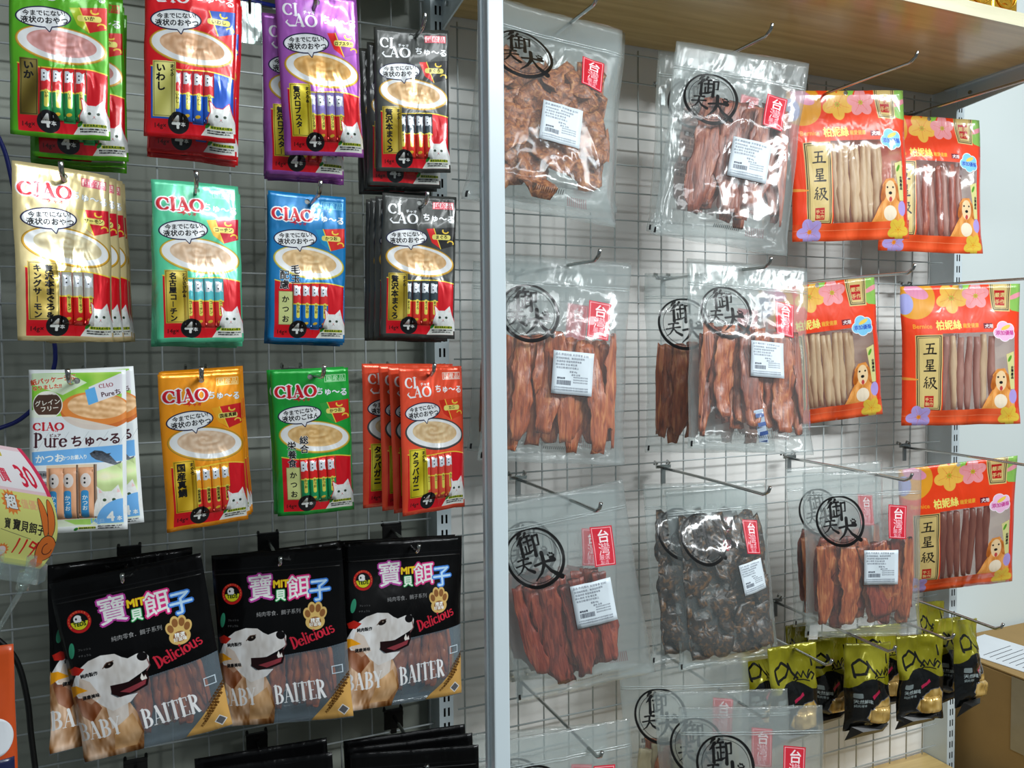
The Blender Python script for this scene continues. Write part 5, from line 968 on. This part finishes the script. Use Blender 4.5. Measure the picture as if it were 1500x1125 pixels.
# ------------------------------------------------------------------ cables
def cable(name, pts, rad, mt, label, cat='cable'):
    P_ = [Vector(p) for p in pts]; out = []
    for i in range(len(P_) - 1):
        a, b, c, d = P_[max(i - 1, 0)], P_[i], P_[i + 1], P_[min(i + 2, len(P_) - 1)]
        for k in range(8):
            t = k / 8; out.append(.5 * ((2 * b) + (c - a) * t + (2 * a - 5 * b + 4 * c - d) * t * t + (3 * b - a - 3 * c + d) * t ** 3))
    out.append(P_[-1]); return tag(MB().tube(out, rad, 10).obj(name, mt, None, True), label, cat)
def wp(x, y, d):
    """the point at distance d in front of the mesh that the photograph shows at pixel x, y"""
    v = (x - 750) / F * rx - (y - 562.5) / F * ux + fw; t = (D - d) / v.y; return Vector((v.x * t, -d, v.z * t + CZ))
cable('black_cable', [wp(-60, 900, .10), wp(0, 940, .09), wp(26, 972, .085), wp(40, 1025, .08), wp(46, 1080, .08), wp(56, 1160, .08)], .0037, M['cable_black'], 'thick black cable curving down at the lower left edge')
cable('blue_cable', [wp(-30, 150, .02), wp(2, 210, .012), wp(16, 258, .010), wp(40, 380, .010), wp(74, 480, .010), wp(81, 520, .010), wp(76, 548, .010), wp(60, 585, .010), wp(30, 614, .010), wp(0, 627, .012), wp(-40, 640, .02)], .0029, M['cable_blue'], 'dark blue cable looping behind the white paper pouches', 'cable')
tag(MB().tube([wp(300, -14, .012), wp(403, 9, .012)], .003, 10).obj('blue_tube', M['cable_blue'], None, True), 'short blue tube along the mesh at the top edge', 'tube')
# ------------------------------------------------------------------ acrylic clip between the red and purple stacks
r = empty('acrylic_holder', tuple(wp(368, 34, .20))); tag(r, 'clear acrylic label holder hanging between red and purple stacks', 'holder')
MB().box(-.013, .013, -.0012, .0012, -.026, .026, .0005).obj('holder_plate', M['clear'], r)
for s in (-.012, -.005, .004, .012): MB().tube([(s, -.002, -.026), (s, -.002, .026)], .0012, 6).obj('holder_rib', M['clear'], r, True)
MB().tube([(-.0015, -.004, .012), (-.0015, -.004, .06)], .0018, 8).obj('holder_pin', M['cable_black'], r, True)
# ------------------------------------------------------------------ curved price sign with its clip and arm at the left
c0 = wp(41, 750, .36)
r = empty('price_sign', tuple(c0)); tag(r, 'curled yellow and pink price card on a clear clip arm', 'price sign'); r.rotation_euler = (0, math.radians(10), math.radians(-22))
V = []; UV = []; Fc = []; nx, nz = 8, 16; SW, SH = .062, .118
for j in range(nz + 1):
    for i in range(nx + 1):
        a, b = i / nx, j / nz; x = (a - .5) * SW; s_ = (b - .5) * SH; an = 1.1 * (b - .5)
        V.append((x - .13 * (b - .64) ** 2, .030 * (1 - math.cos(an * 1.6)) + .0, -s_)); UV.append((a, 1 - b))
for j in range(nz):
    for i in range(nx): k = j * (nx + 1) + i; Fc.append((k, k + nx + 1, k + nx + 2, k + 1))
N = len(V); V += [(x, y + .0006, z) for x, y, z in V]; UV += UV; Fc += [tuple(i + N for i in f[::-1]) for f in list(Fc)]
link('price_card', mesh('price_card', V, Fc, [foil('price_card_print', sign_art('art_price_card'), 0, .4, .1, .3)], UV, None, True), r)
def rel(x, y, d): return tuple(r.matrix_basis.inverted() @ wp(x, y, d))
bpy.context.view_layer.update()
MBc = MB(); MBc.box(-.030, .022, -.006, .010, -.070, -.052, .001); MBc.obj('card_clip', M['clear'], r)
for s in (-.018, .014): MB().box(s - .004, s + .004, -.010, -.004, -.066, -.040, .001).obj('clip_jaw', M['clear'], r)
MB().tube([rel(38, 838, .355), rel(33, 862, .35)], .0065, 8).obj('swivel_joint', M['clear'], r, True)
MB().tube([rel(33, 862, .35), rel(-4, 925, .33)], .0026, 8).obj('clip_arm', M['clear'], r, True)
# ------------------------------------------------------------------ orange packet at the left edge
p0 = wp(-8, 1035, .14)
r = empty('orange_packet', tuple(p0)); tag(r, 'orange packet with white oval cut off by the left edge', 'packet')
ob = Bag(.060, .20, .006, prof_b, 71, .0006, .0005, nu=10, nv=16); link('packet_body', ob.mesh('packet_body', [M['orange'], M['silver']]), r, Matrix.Translation((-.008, 0, .075)))
link('white_oval', ob.patch('white_oval', .38, .96, .44, .68, M['paper'], .0012, 0, n=12, m=12, oval=True), r, Matrix.Translation((-.008, 0, .075))); link('navy_base', ob.patch('navy_base', .03, .96, .70, .97, M['navy'], .0008, 0), r, Matrix.Translation((-.008, 0, .075)))
